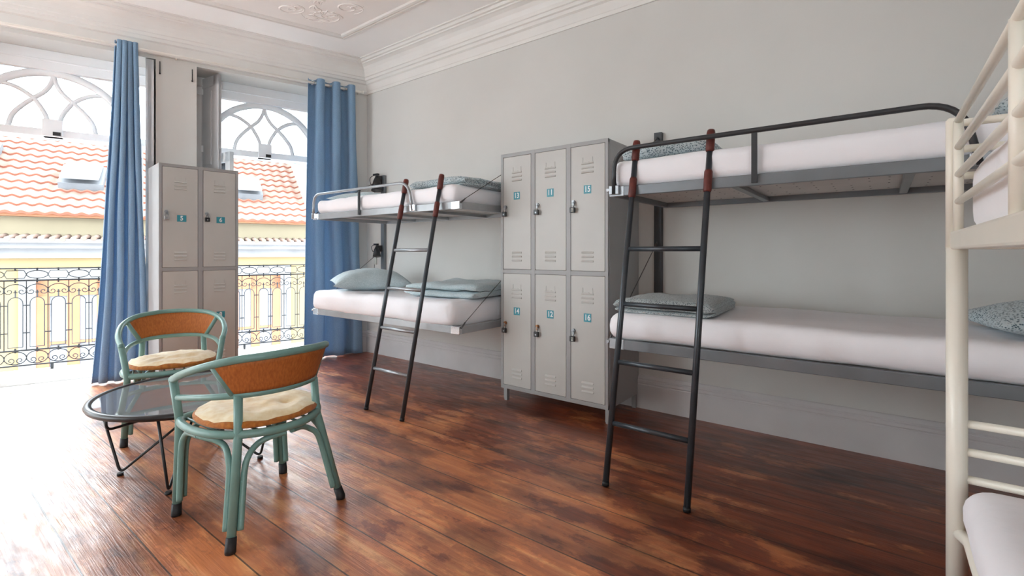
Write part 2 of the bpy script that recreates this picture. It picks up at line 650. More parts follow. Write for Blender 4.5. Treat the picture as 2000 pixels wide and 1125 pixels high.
def cat_rom(pts, n=8, closed=False):
    pts = [Vector(p) for p in pts]
    out = []
    m = len(pts)
    for i in range(m if closed else m - 1):
        if closed:
            p0, p1, p2, p3 = pts[i - 1], pts[i], pts[(i + 1) % m], pts[(i + 2) % m]
        else:
            p0 = pts[max(i - 1, 0)]
            p1 = pts[i]
            p2 = pts[i + 1]
            p3 = pts[min(i + 2, m - 1)]
        for k in range(n):
            t = k / n
            out.append(0.5 * ((2 * p1) + (p2 - p0) * t + (2 * p0 - 5 * p1 + 4 * p2 - p3) * t * t + (3 * p1 - p0 - 3 * p2 + p3) * t ** 3))
    if not closed:
        out.append(pts[-1])
    return out


def fillet(pts, rad, n=6):
    """polyline with rounded corners"""
    pts = [Vector(p) for p in pts]
    out = [pts[0]]
    for i in range(1, len(pts) - 1):
        a, p, b = pts[i - 1], pts[i], pts[i + 1]
        da = (a - p)
        db = (b - p)
        r = min(rad, da.length * .49, db.length * .49)
        q0 = p + da.normalized() * r
        q1 = p + db.normalized() * r
        for k in range(n + 1):
            t = k / n
            out.append(q0 * (1 - t) ** 2 + p * 2 * t * (1 - t) + q1 * t * t)
    out.append(pts[-1])
    return out


def soft_box(lx, ly, lz, r, step=0.05, amp=0.004, seed=0, sag=0.0, fr=4.0, bulge=0.0):
    """rounded, slightly crumpled block resting on z=0, centred in x and y"""
    mb = MB()
    bm = mb.bm
    nx, ny, nz = max(2, int(lx / step)), max(2, int(ly / step)), max(4, int(lz / step * 1.6))
    cache = {}

    def v(i, j, k):
        key = (i, j, k)
        if key in cache:
            return cache[key]

        def ax(t, n, ln):
            # denser near the borders so the rounding is smooth
            u = t / n
            u = 0.5 - 0.5 * math.cos(PI * u) if n > 6 else u
            u = 0.55 * u + 0.45 * (t / n) if n > 6 else u
            return (u - .5) * ln
        p = Vector((ax(i, nx, lx), ax(j, ny, ly), ax(k, nz, lz)))
        q = Vector((max(-lx / 2 + r, min(lx / 2 - r, p.x)), max(-ly / 2 + r, min(ly / 2 - r, p.y)), max(-lz / 2 + r, min(lz / 2 - r, p.z))))
        d = p - q
        if d.length > 1e-6:
            nrm = d.normalized()
            p = q + nrm * r
        else:
            nrm = Vector((0, 0, 1))
        w = noise.noise(Vector((p.x * fr + seed, p.y * fr, p.z * fr * 1.5))) + .5 * noise.noise(Vector((p.x * fr * 3 + seed, p.y * fr * 3, p.z * fr * 3)))
        p = p + nrm * amp * w
        if p.z > 0:
            p.z -= sag * (1 - (2 * p.x / lx) ** 2) * (1 - (2 * p.y / ly) ** 2)
        p.z += bulge * 0
        cache[key] = bm.verts.new(p + Vector((0, 0, lz / 2)))
        return cache[key]

    def face(a, b, c, d):
        f = bm.faces.new((a, b, c, d))
        f.smooth = True
    for i in range(nx):
        for j in range(ny):
            for k in (0, nz):
                face(v(i, j, k), v(i + 1, j, k), v(i + 1, j + 1, k), v(i, j + 1, k))
    for i in range(nx):
        for k in range(nz):
            for j in (0, ny):
                face(v(i, j, k), v(i + 1, j, k), v(i + 1, j, k + 1), v(i, j, k + 1))
    for j in range(ny):
        for k in range(nz):
            for i in (0, nx):
                face(v(i, j, k), v(i, j + 1, k), v(i, j + 1, k + 1), v(i, j, k + 1))
    return mb


def pillow_mesh(w, d, h, seed=0, nn=30):
    """plump pillow with pinched corners, resting near z=0"""
    mb = MB()
    cache = {}

    def pt(i, j, side):
        u = -1 + 2 * i / nn
        v = -1 + 2 * j / nn
        edge = i in (0, nn) or j in (0, nn)
        key = (i, j, 0 if edge else side)
        if key in cache:
            return cache[key]
        # sides are drawn in between the corners
        x = u * w / 2 * (1 - 0.10 * (1 - v * v))if abs(u) > 0.0 else 0
        y = v * d / 2 * (1 - 0.10 * (1 - u * u))
        t = max(0, (1 - abs(u) ** 2.6)) ** .55 * max(0, (1 - abs(v) ** 2.6)) ** .55
        nz_ = noise.noise(Vector((u * 2.2 + seed, v * 2.2, side * 3))) * .10 + noise.noise(Vector((u * 6 + seed, v * 6, side))) * .05
        z = side * h / 2 * t * (1 + nz_)
        if side < 0:
            z *= 0.55
        x += noise.noise(Vector((v * 3 + seed, 1.7, u))) * 0.012
        y += noise.noise(Vector((u * 3 + seed, 5.7, v))) * 0.012
        cache[key] = mb.bm.verts.new(Vector((x, y, z + h * .275)))
        return cache[key]
    for side in (1, -1):
        for i in range(nn):
            for j in range(nn):
                f = mb.bm.faces.new((pt(i, j, side), pt(i + 1, j, side), pt(i + 1, j + 1, side), pt(i, j + 1, side)))
                f.smooth = True
    return mb


def duvet_mesh(length, depth, layers, th, seed=0, wob=0.008):
    """folded duvet: serpentine profile (y,z) swept along x, bottom at z=0"""
    mb = MB()
    half = depth / 2
    gap = th * 1.06
    cl = []
    for k in range(layers):
        z = th / 2 + k * gap
        ys = [(-half + .02 * k) + (2 * half - .04 * k) * t / 10 for t in range(11)]
        if k % 2:
            ys = ys[::-1]
        cl += [(y, z) for y in ys]
        if k < layers - 1:
            yy = ys[-1]
            sg = 1 if yy > 0 else -1
            for q in (1, 2, 3, 4):
                a = PI * q / 5
                cl.append((yy + sg * math.sin(a) * gap * .5, z + gap / 2 - math.cos(a) * gap / 2))
    n = len(cl)
    left, right = [], []
    for i, p in enumerate(cl):
        a = cl[max(i - 1, 0)]
        b = cl[min(i + 1, n - 1)]
        tx, tz = b[0] - a[0], b[1] - a[1]
        l = math.hypot(tx, tz) or 1
        hx, hz = -tz / l * th * .47, tx / l * th * .47
        if i in (0, n - 1):
            hx *= .45
            hz *= .45
        left.append((p[0] + hx, p[1] + hz))
        right.append((p[0] - hx, p[1] - hz))
    prof = left + right[::-1]
    m = len(prof)
    NX = 26
    rows = []
    for i in range(NX + 1):
        t = i / NX
        e = 1 - abs(2 * t - 1) ** 10 * .35
        row = []
        for (y, z) in prof:
            x = (t - .5) * length
            zc = (layers * gap) / 2
            w = noise.noise(Vector((x * 5 + seed, y * 5, z * 9)))
            w2 = noise.noise(Vector((x * 16 + seed, y * 12, z * 30)))
            # layers run a bit unevenly at the open ends
            xe = x + (abs(2 * t - 1) ** 4) * .018 * noise.noise(Vector((seed, z * 30, y * 3))) * (1 if t > .5 else -1)
            zz = zc + (z - zc) * e + wob * (w + .5 * w2) * (z / (layers * gap) + .15)
            row.append(mb.bm.verts.new((xe, y + wob * .8 * w2, max(zz, 0.001))))
        rows.append(row)
    for i in range(NX):
        for k in range(m):
            f = mb.bm.faces.new((rows[i][k], rows[i][(k + 1) % m], rows[i + 1][(k + 1) % m], rows[i + 1][k]))
            f.smooth = True
    for rw in (rows[0], rows[-1]):
        for k in range(m // 2 - 1):
            mb.bm.faces.new((rw[k], rw[k + 1], rw[m - 2 - k], rw[m - 1 - k]))
    return mb


# ------------------------------------------------------------------ room shell
def wbox(mb, s0, s1, r0, r1, z0, z1, mi=0):
    """box in street-wall coordinates"""
    pts = []
    for s_ in (s0, s1):
        for r_ in (r0, r1):
            for z_ in (z0, z1):
                pts.append(wp(s_, r_, z_))
    mb.hexa(pts, mi)


SMAX = (RW - LEFT) / math.cos(TW)
mb = MB()
f0 = wp(-0.1, -0.0, 0)
f1 = wp(SMAX + .1, 0, 0)
T_ = 0.12
mb.hexa([(BACK + .2, LEFT - .2, -T_), (BACK + .2, LEFT - .2, 0), (BACK + .2, RW + .2, -T_), (BACK + .2, RW + .2, 0),
         (f1.x, LEFT - .2, -T_), (f1.x, LEFT - .2, 0), (CORNER.x + .0631, RW + .2, -T_), (CORNER.x + .0631, RW + .2, 0)])
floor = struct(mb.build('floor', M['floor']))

mb = MB()
g0 = CORNER.x + .3
mb.hexa([(BACK + .2, LEFT - .2, CH), (BACK + .2, LEFT - .2, CH + .15), (BACK + .2, RW + .2, CH), (BACK + .2, RW + .2, CH + .15),
         (f1.x - .5, LEFT - .2, CH), (f1.x - .5, LEFT - .2, CH + .15), (CORNER.x - .45, RW + .2, CH), (CORNER.x - .45, RW + .2, CH + .15)])
struct(mb.build('ceiling', M['ceil']))

mb = MB()
mb.box(((CORNER.x + BACK) / 2 - .2, RW + .1, CH / 2), (BACK - CORNER.x + .8, .2, CH))
struct(mb.build('wall_right', M['wall']))


def pierced(name, lo, hi, wins, fn):  # unseen wall with the added fill-light openings cut into it
    mb = MB()
    ed = [lo]
    for c, w in sorted(wins):
        ed += [c - w / 2, c + w / 2]
    ed.append(hi)
    for i in range(0, len(ed), 2):
        fn(mb, ed[i], ed[i + 1], 0, CH)
    for c, w in wins:
        fn(mb, c - w / 2, c + w / 2, 0, .5)
        fn(mb, c - w / 2, c + w / 2, 2.8, CH)
    struct(mb.build(name, M['wall']))


pierced('wall_back', LEFT, RW, BACK_FILL_WIN, lambda mb, a, b, z0, z1: mb.box((BACK + .1, (a + b) / 2, (z0 + z1) / 2), (.2, b - a, z1 - z0)))
pierced('wall_left', f1.x - .3, BACK + .2, SIDE_FILL_WIN, lambda mb, a, b, z0, z1: mb.box(((a + b) / 2, LEFT - .1, (z0 + z1) / 2), (b - a, .2, z1 - z0)))
n_ = 5
for c, w in SIDE_FILL_WIN:  # frames of the fill-light windows added in the left wall
    mb = MB()
    for x_ in (c - w / 2 + .03, c, c + w / 2 - .03):
        mb.box((x_, LEFT - .12, 1.65), (.05, .06, 2.3))
    for z_ in (.53, 2.0, 2.77):
        mb.box((c, LEFT - .12, z_), (w, .05, .05))
    struct(mb.build('window_%d' % n_, M['frame']))
    n_ += 1
for c, w in BACK_FILL_WIN:  # frame of the fill-light window added in the back wall
    mb = MB()
    for y_ in (c - w / 2 + .03, c, c + w / 2 - .03):
        mb.box((BACK + .12, y_, 1.65), (.06, .05, 2.3))
    for z_ in (.53, 2.0, 2.77):
        mb.box((BACK + .12, c, z_), (.05, w, .05))
    struct(mb.build('window_%d' % n_, M['frame']))
    n_ += 1

WT = 0.42
ZO = 2.87
mb = MB()
edges = [-0.3]
for a_, b_, c_ in OPENINGS:
    edges += [a_, b_]
edges.append(SMAX + .3)
for i in range(0, len(edges), 2):
    wbox(mb, edges[i], edges[i + 1], 0, WT, 0, ZO)
wbox(mb, -0.3, SMAX + .3, 0, WT, ZO, CH)
struct(mb.build('wall_street', M['wall']))

# thresholds (stone sills of the tall windows)
for i, (a_, b_, c_) in enumerate(OPENINGS):
    mb = MB()
    wbox(mb, a_, b_, 0, WT, -.12, 0.0)
    wbox(mb, a_, b_, .27, .37, 0, .035)
    struct(mb.build('trim_%d' % (i + 1), M['stone']))

# baseboard along the right wall
BP = [(0, 0), (.028, 0), (.028, .17), (.024, .176), (.028, .184), (.028, .200), (.022, .206), (.024, .216), (.012, .235), (0, .238)]
mb = MB()
mb.prism(BP, lambda u, v, t: Vector((t, RW - u, v)), CORNER.x, BACK)
struct(mb.build('baseboard_right', M['base']))
mb = MB()
for a_, b_ in ((0, .34), (1.62, 1.93), (3.39, 3.66), (5.02, 5.33)):
    mb.prism(BP, lambda u, v, t: wp(t, -u, v), a_, b_)
struct(mb.build('baseboard_street', M['base']))

# cornice: profile of (offset from wall, height), then extruded along both walls
CP = [(0, 2.905), (.012, 2.905), (.018, 2.93), (.012, 2.94), (.012, 3.01), (.03, 3.02), (.036, 3.045), (.052, 3.05), (.056, 3.075),
      (.066, 3.08), (.07, 3.11), (.085, 3.145), (.108, 3.172), (.135, 3.187), (.148, 3.19), (.148, 3.203), (.165, 3.207), (.176, 3.222), (.176, 3.228), (.195, 3.23), (.195, CH + .002), (0, CH + .002)]


def corner_pt(d):
    """point offset d from both the right wall and the street wall"""
    y = RW - d
    # (p - CORNER).WN = d
    x = CORNER.x + (d + (y - CORNER.y) * math.sin(TW)) / math.cos(TW)
    return Vector((x, y, 0))


mb = MB()
a = [mb.bm.verts.new(corner_pt(u) + Vector((0, 0, v))) for u, v in CP]
b = [mb.bm.verts.new(Vector((BACK, RW - u, v))) for u, v in CP]
for i in range(len(CP)):
    mb.bm.faces.new((a[i], a[(i + 1) % len(CP)], b[(i + 1) % len(CP)], b[i]))
struct(mb.build('trim_5', M['trim']))
mb = MB()
a = [mb.bm.verts.new(corner_pt(u) + Vector((0, 0, v))) for u, v in CP]
b = [mb.bm.verts.new(wp(SMAX + .1, -u, v)) for u, v in CP]
for i in range(len(CP)):
    mb.bm.faces.new((a[i], a[(i + 1) % len(CP)], b[(i + 1) % len(CP)], b[i]))
struct(mb.build('trim_6', M['trim']))

# ceiling panel moulding
FP = [(-.045, 0), (-.045, -.006), (-.03, -.016), (-.012, -.018), (-.008, -.010), (.006, -.010), (.012, -.02), (.03, -.014), (.04, -.004), (.04, 0)]
D0 = 0.60
pc = [corner_pt(D0), Vector((BACK - .6, RW - D0, 0)), Vector((BACK - .6, LEFT + .6, 0))]
sE = SMAX - .7
e_ = wp(sE, -D0, 0)
pc.append(Vector((e_.x, LEFT + .6, 0)))
cen = sum(pc, Vector()) / 4
mb = MB()
loops = []
for i in range(4):
    p, pa, pb = pc[i], pc[i - 1], pc[(i + 1) % 4]
    da = (p - pa).normalized()
    db = (pb - p).normalized()
    na = Vector((-da.y, da.x, 0))
    nb = Vector((-db.y, db.x, 0))
    if na.dot(cen - p) < 0:
        na = -na
    if nb.dot(cen - p) < 0:
        nb = -nb
    bis = (na + nb)
    bis = bis / bis.dot(na)
    loops.append([mb.bm.verts.new(p + bis * u + Vector((0, 0, CH + v))) for u, v in FP])
for i in range(4):
    A, B = loops[i], loops[(i + 1) % 4]
    for k in range(len(FP)):
        mb.bm.faces.new((A[k], A[(k + 1) % len(FP)], B[(k + 1) % len(FP)], B[k]))
struct(mb.build('trim_7', M['trim']))
mb = MB()
vs = [mb.bm.verts.new(p + Vector((0, 0, CH - .002))) for p in pc]
vs2 = [mb.bm.verts.new(p + Vector((0, 0, CH + .02))) for p in pc]
mb.bm.faces.new(vs)
mb.bm.faces.new(vs2)
for i in range(4):
    mb.bm.faces.new((vs[i], vs[(i + 1) % 4], vs2[(i + 1) % 4], vs2[i]))
struct(mb.build('trim_8', M['ceil_panel']))


# stucco scrollwork in the corner of the ceiling panel
def spiral(c, r0, r1, a0, turns, n=26):
    out = []
    for i in range(n + 1):
        t = i / n
        r = r0 + (r1 - r0) * t
        a_ = a0 + turns * 2 * PI * t
        out.append((c[0] + r * math.cos(a_), c[1] + r * math.sin(a_)))
    return out


mb = MB()
P0 = corner_pt(D0)
ex = Vector((1, 0, 0))
ew = WD


def cpnt(a_, b_, z=0.0):
    """a along the right wall, b along the street wall, from the panel corner"""
    return P0 + ex * a_ + ew * b_ + Vector((0, 0, CH - .004 - z))


def relief(pts, r):
    n = len(pts)
    rr = [max(.002, .8 * r * math.sin(PI * min(1, (i + .8) / n * 1.02)) ** .5) for i in range(n)]
    mb.tube([cpnt(x, y) for x, y in pts], rr, n=6, flat=.7)


for (cx_, cy_, r0, sgn, a0) in ((.34, .36, .17, 1, 2.0), (.30, .62, .12, -1, .3), (.62, .30, .12, 1, 4.0), (.85, .42, .15, -1, 2.2), (.40, .95, .15, 1, 1.0), (.34, 1.3, .12, -1, 3.0), (1.2, .36, .12, 1, 1.0), (.75, .8, .18, -1, 4.4), (1.5, .5, .15, 1, 2.0), (.5, 1.65, .15, -1, 1.5), (1.1, .9, .14, 1, 0), (.8, 1.3, .14, -1, 2)):
    relief(spiral((cx_, cy_), r0, .02, a0, sgn * 1.6), .011)
    relief(spiral((cx_ + .05, cy_ - .03), r0 * .55, .01, a0 + 2, -sgn * 1.1), .008)
for k in range(11):
    a_ = .15 + k * .13
    for q in range(3):
        ox, oy = .22 + .17 * math.cos(k * 1.9) + k * .09, .22 + k * .075 + .1 * math.sin(k * 2.3)
        th = a_ * 3 + q * .5
        relief([(ox + t * .016 * math.cos(th + t * .12), oy + t * .016 * math.sin(th + t * .12)) for t in range(7)], .010)
for k in range(7):
    th = PI * .25 + (k - 3) * .3
    relief([(.36 + (.02 + t * .017) * math.cos(th + (k - 3) * .03 * t), .36 + (.02 + t * .017) * math.sin(th + (k - 3) * .03 * t)) for t in range(7)], .012)
struct(mb.build('trim_9', M['ceil_panel']))

# ------------------------------------------------------------------ windows (fanlight over open balcony doors)
RF = 0.35      # depth of the glazing plane


def arc(c, rad, a0, a1, n=14):
    return [(c[0] + rad * math.cos(a0 + (a1 - a0) * i / n), c[1] + rad * math.sin(a0 + (a1 - a0) * i / n)) for i in range(n + 1)]


def build_window(idx, s0, s1, sc):
    mb = MB()
    # frame around the opening
    wbox(mb, s0, s0 + .05, RF - .04, RF + .04, 0.0, ZO)
    wbox(mb, s1 - .05, s1, RF - .04, RF + .04, 0.0, ZO)
    wbox(mb, s0, s1, RF - .05, RF + .05, 2.70, ZO)
    wbox(mb, s0, s1, RF - .06, RF - .03, 2.775, 2.79)
    fr = struct(mb.build('window_%d' % idx, M['frame'], bevel=.004))
    mb = MB()
    wbox(mb, s0 + .04, s1 - .04, RF - .05, RF + .04, 2.125, 2.19)
    wbox(mb, sc - .065, sc + .065, RF - .065, RF + .03, 2.125, 2.275)
    wbox(mb, s0 + .04, s1 - .04, RF + .04, RF + .06, 2.11, 2.125)
    mb.build('transom', M['frame'], fr, bevel=.003)
    mb = MB()
    wbox(mb, sc - .055, sc - .005, RF - .075, RF - .064, 2.135, 2.165)
    mb.build('latch', M['black'], fr)
    mb = MB()
    zc = 2.17

    def bar(pts, w):
        mb.tube([wp(sc + x, RF, zc + y) for x, y in pts], w, n=8, flat=1.0)
    for dr in (0,):
        bar(arc((0, 0), .520, 0.02, PI - .02, 40), .033)
    # interlaced tracery
    for sg in (1, -1):
        bar(cat_rom([Vector((sg * .285, 0, 0)).xy.to_tuple() + (0,) for _ in range(0)] or [(sg * .283, .02, 0), (sg * .262, .12, 0), (sg * .215, .19, 0), (sg * .135, .285, 0), (sg * .065, .345, 0), (sg * .022, .41, 0), (0, .50, 0)], 6) and
            [(p.x, p.y) for p in cat_rom([(sg * .283, .02, 0), (sg * .258, .12, 0), (sg * .200, .205, 0), (sg * .128, .282, 0), (sg * .060, .350, 0), (sg * .018, .425, 0), (0, .505, 0)], 6)], .018)
        bar([(p.x, p.y) for p in cat_rom([(sg * .035, .08, 0), (sg * .055, .155, 0), (sg * .09, .225, 0), (sg * .128, .282, 0), (sg * .20, .340, 0), (sg * .27, .372, 0), (sg * .352, .385, 0)], 6)], .018)
    mb.build('fanlight_tracery', M['frame'], fr)
    mb = MB()
    wbox(mb, s0 + .05, s1 - .05, RF - .003, RF + .003, 2.19, 2.70)
    mb.build('pane', M['pane'], fr)
    return fr


for i, (a_, b_, c_) in enumerate(OPENINGS):
    build_window(i + 1, a_, b_, c_)


def panel_leaf(name, mats, p0, p1, z0, z1, th, label, cat, group=None, glazed=False):
    """hinged leaf between floor points p0 and p1"""
    p0 = Vector(p0)
    p1 = Vector(p1)
    d = (p1 - p0)
    L = d.length
    ang = math.atan2(d.y, d.x)
    t = thing(name, label, cat, (p0.x, p0.y, z0), ang, group)
    H = z1 - z0
    mb = MB()
    if not glazed:
        mb.box((L / 2, 0, H / 2), (L, th * .6, H))
        mb.box((L * .5, 0, H - .05), (L, th, .1))
        mb.box((L * .5, 0, .06), (L, th, .12))
        mb.box((.045, 0, H / 2), (.09, th, H))
        mb.box((L - .045, 0, H / 2), (.09, th, H))
        for zz in (.33, .66):
            mb.box((L / 2, 0, H * zz), (L, th, .09))
    else:
        mb.box((.04, 0, H / 2), (.08, th, H))
        mb.box((L - .04, 0, H / 2), (.08, th, H))
        for zz, hh in ((.2, .4), (H / 2 + .1, .05), (H - .05, .1)):
            mb.box((L / 2, 0, zz), (L, th, hh))
    mb.build('leaf', mats, t, bevel=.004)
    if not glazed:
        for k, (za, zb) in enumerate(((.12, .33 * H - .045), (.33 * H + .045, .66 * H - .045), (.66 * H + .045, H - .1))):
            mb = MB()
            for sd in (1, -1):
                mb.box((L / 2, sd * th * .32, (za + zb) / 2), (L - .26, th * .25, zb - za - .08))
            mb.build('raised_panel', mats, t, bevel=.006)
    else:
        mb = MB()
        mb.box((L / 2, 0, H / 2 + .15), (L - .14, .004, H - .5))
        mb.build('pane', M['pane'], t)
    for zz in (.25, H / 2, H - .25):
        mb = MB()
        mb.tube([(0, th * .5, zz - .04), (0, th * .5, zz + .04)], .008, 8)
        mb.build('hinge', M['frame'], t)
    return t


panel_leaf('window_shutter', M['shutter'], wp(1.590, .40, 0), wp(1.43, .05, 0), .05, 2.855, .035,
           'panelled grey-white shutter folded open above the narrow locker, left of the right window', 'shutter')
panel_leaf('window_shutter', M['frame'], wp(1.968, .31, 0), wp(1.974, -.015, 0), .05, 2.855, .060,
           'cracked white wooden shutter seen edge-on just right of the left blue curtain', 'shutter')
panel_leaf('balcony_door', M['frame'], wp(1.50, .33, 0), wp(1.335, -.03, 0), .05, 2.10, .04,
           'white glazed balcony door leaf swung open behind the narrow four-door locker', 'door', glazed=True)

panel_leaf('balcony_door', M['frame'], wp(2.055, .33, 0), wp(2.060, .0, 0), .05, 2.10, .04,
           'white glazed balcony door leaf folded open behind the left blue curtain', 'door', glazed=True)

# iron shutter latches on the pillar
for s_, z_ in ((1.90, 2.80), (1.655, 2.78)):
    mb = MB()
    mb.tube([wp(s_, -.004, z_ - .055), wp(s_, -.012, z_), wp(s_, -.004, z_ + .055)], .004, 6)
    mb.ball(wp(s_, -.01, z_ - .055), .008, 8)
    o = mb.build('wall_hook', M['iron'])
    tag(o, 'small rusty hook on the pillar, ' + ('beside the left window' if s_ > 1.8 else 'beside the right window'), 'hook', 'hooks on the window pillar')

# ------------------------------------------------------------------ balcony
mb = MB()
wbox(mb, -.6, 8.2, WT, 1.30, -.17, -.05)
wbox(mb, -.6, 8.2, WT, 1.33, -.24, -.17)
struct(mb.build('trim_10', M['stone']))

RR = 1.2
root = thing('balcony_railing', 'black wrought-iron balcony railing with scrolls and arches outside the windows', 'railing', (0, 0, 0))
UN = .155
S0 = 2.908 + 8 * UN
NU = 31
for z_, h_, w_ in ((.962, .012, .03), (.844, .016, .02), (.159, .014, .02), (.011, .012, .02)):
    mb = MB()
    wbox(mb, S0 - (NU - .5) * UN, S0 + .5 * UN, RR - w_ / 2, RR + w_ / 2, z_ - h_ / 2, z_ + h_ / 2)
    mb.build('rail', M['iron'], root)


def rot_local(o, s_):
    m = Matrix((WD, -WN, Vector((0, 0, 1)))).transposed().to_4x4()
    m.translation = wp(s_, RR, 0)
    o.matrix_world = m


def iron(mb, pts, w=.0042):
    mb.tube([(x, 0, z) for x, z in pts], w, n=4)


def unit_mesh(kind):
    mb = MB()
    hw = UN / 2
    # arch
    aw = .052
    pts = [(-aw, .19), (-aw, .62)] + [(-aw * math.cos(PI * k / 10), .62 + aw * 1.15 * math.sin(PI * k / 10)) for k in range(1, 10)] + [(aw, .62), (aw, .19)]
    iron(mb, pts + [(-aw, .19)])
    iron(mb, [(0, .675), (0, .75)], .006)
    iron(mb, [(-.014, .728), (.014, .728)], .005)
    for z_ in (.60, .33):
        for sg in (1, -1):
            iron(mb, [(sg * aw, z_), (sg * hw, z_)], .006)
    # C scrolls above the arch
    top = [(hw * math.cos(PI - PI * k / 12), .745 + .062 * math.sin(PI * k / 12)) for k in range(13)]
    iron(mb, top)
    for sg in (1, -1):
        sp = []
        for k in range(17):
            t = k / 16
            r = .030 * (1 - .75 * t)
            a_ = PI + t * 2.6 * PI * .8
            sp.append((sg * (.045 + r * math.cos(a_) * -1), .737 + r * math.sin(a_)))
        iron(mb, [(sg * hw, .745)] + sp, .004)
    # bottom circles with scrolls
    iron(mb, [(hw * 1.0 * math.cos(2 * PI * k / 18), .085 + .062 * math.sin(2 * PI * k / 18)) for k in range(19)])
    for sg in (1, -1):
        sp = []
        for k in range(17):
            t = k / 16
            r = .028 * (1 - .72 * t)
            a_ = -PI / 2 - t * 2.6 * PI * .8
            sp.append((sg * (.032 + r * math.cos(a_)), .062 + r * math.sin(a_)))
        iron(mb, [(0, .022)] + sp, .004)
    for z_ in (.159, .844, .955):
        mb.box((0, 0, z_), (.012, .016, .045 if z_ < .9 else .03))
    zc, hh = .903, .038
    if kind:
        iron(mb, [(hw * math.cos(2 * PI * k / 18), zc + hh * math.sin(2 * PI * k / 18)) for k in range(19)])
    else:
        w2 = hw * .78
        iron(mb, [(-hw, zc), (-w2, zc + hh), (w2, zc + hh), (hw, zc), (w2, zc - hh), (-w2, zc - hh), (-hw, zc)])
    mb.ball((hw, 0, .745), .009, 6)
    return mb


units = [unit_mesh(0).build('scroll_panel', M['iron'], root), unit_mesh(1).build('scroll_panel', M['iron'], root)]
mb = MB()
mb.box((0, 0, .50), (.007, .007, .69))
bal = mb.build('baluster', M['iron'], root)
for i in range(NU):
    s_ = S0 - i * UN
    k = (i + 1) % 2
    if i < 2:
        o = units[k]
    else:
        o = units[k].copy()
        COL.objects.link(o)
        o.parent = root
    rot_local(o, s_)
    bo = bal if i == 0 else bal.copy()
    if i:
        COL.objects.link(bo)
        bo.parent = root
    rot_local(bo, s_ - UN / 2)
for s_ in (2.80, 1.10):
    mb = MB()
    mb.box((0, 0, -.02), (.022, .022, .06))
    o = mb.build('foot', M['iron'], root)
    rot_local(o, s_)
for s_ in (S0 + .5 * UN, S0 - (NU - .5) * UN):
    mb = MB()
    mb.box((0, 0, .46), (.022, .022, 1.02))
    o = mb.build('post', M['iron'], root)
    rot_local(o, s_)

# ------------------------------------------------------------------ street side
R7 = 7.0


def bpart(name, m, parent, boxes, bevel=0):
    mb = MB()
    for bx in boxes:
        wbox(mb, *bx)
    return mb.build(name, m, parent, bevel=bevel)


bld = thing('town_house', 'yellow house across the street with orange tiled roof, seen through the windows', 'building')
bpart('facade', M['y_wall'], bld, [(-1.4, 12, R7, R7 + .4, -5.2, 1.02)])
bpart('cornice', M['g_stone'], bld, [(-1.4, 12, R7 - .12, R7 + .3, 1.02, 1.20), (-1.4, 12, R7 - .28, R7 + .3, 1.20, 1.30), (-1.4, 12, R7 - .38, R7 + .3, 1.30, 1.375)])
mb = MB()
for k in range(90):
    s_ = -1.3 + k * .145
    mb.tube([wp(s_, R7 - .40, 1.378 + .012 * math.sin(k * 5.1)), wp(s_, R7 + .25, 1.44)], .045, n=8)
o = mb.build('cornice_tiles', M['tile'], bld)
bpart('attic_wall', M['y_pale'], bld, [(-1.4, 12, R7 + .28, R7 + .5, 1.35, 1.84)])
bpart('eaves_board', M['o_wood'], bld, [(-1.4, 12, R7 + .10, R7 + .5, 1.80, 1.86)])
# roof: courses of curved tiles
TANR = .70
SLOPE = math.atan(TANR)
ROWS, ROWL = 12, .292
S_R0, S_R1 = -.93, 12
mb = MB()
NCOL = 2 * 3
for rw in range(ROWS):
    ncells = int((S_R1 - S_R0) / .21)
    prev = None
    cols = []
    for c in range(ncells * 6 + 1):
        s_ = S_R0 + c * .21 / 6
        wv = .020 * (math.cos(2 * PI * c / 6))
        lo = rw * ROWL
        hi = lo + ROWL + .03
        ptl = wp(s_, R7 + .02 + lo * math.cos(SLOPE), 1.84 + lo * math.sin(SLOPE) + wv + .045)
        pth = wp(s_, R7 + .02 + hi * math.cos(SLOPE), 1.84 + hi * math.sin(SLOPE) + wv + .0)
        ptb = wp(s_, R7 + .02 + lo * math.cos(SLOPE) + .012, 1.84 + lo * math.sin(SLOPE) + wv * .6 - .0)
        cols.append((mb.bm.verts.new(ptb), mb.bm.verts.new(ptl), mb.bm.verts.new(pth)))
    for c in range(len(cols) - 1):
        for q in (0, 1):
            f = mb.bm.faces.new((cols[c][q], cols[c + 1][q], cols[c + 1][q + 1], cols[c][q + 1]))
            f.smooth = q == 1
            f.material_index = 1 - q
mb.build('roof', [M['tile'], M['tile_edge']], bld)


def roof_pt(s_, d, h):
    """point on the roof plane: d up the slope from the eave, h above it"""
    return wp(s_, R7 + .02 + d * math.cos(SLOPE) - h * math.sin(SLOPE), 1.86 + d * math.sin(SLOPE) + h * math.cos(SLOPE))


def skylight(s0, s1, d0, d1):
    mb = MB()
    pts = []
    for s_ in (s0, s1):
        for d in (d0, d1):
            for h in (0, .16):
                pts.append(roof_pt(s_, d, h))
    mb.hexa(pts)
    o = mb.build('roof_window', M['sky_lead'], bld)
    mb = MB()
    pts = []
    for s_ in (s0 + .05, s1 - .05):
        for d in (d0 - .10, d1):
            for h in (.17 + (.14 if d < d0 + .02 else .0), .21 + (.14 if d < d0 + .02 else .0)):
                pts.append(roof_pt(s_, d, h))
    mb.hexa(pts)
    mb.build('sash', M['sky_sash'], o)
    return o


skylight(3.02, 3.72, .95, 1.75)
skylight(.02, .66, .95, 1.75)
skylight(4.75, 5.4, 1.6, 2.5)
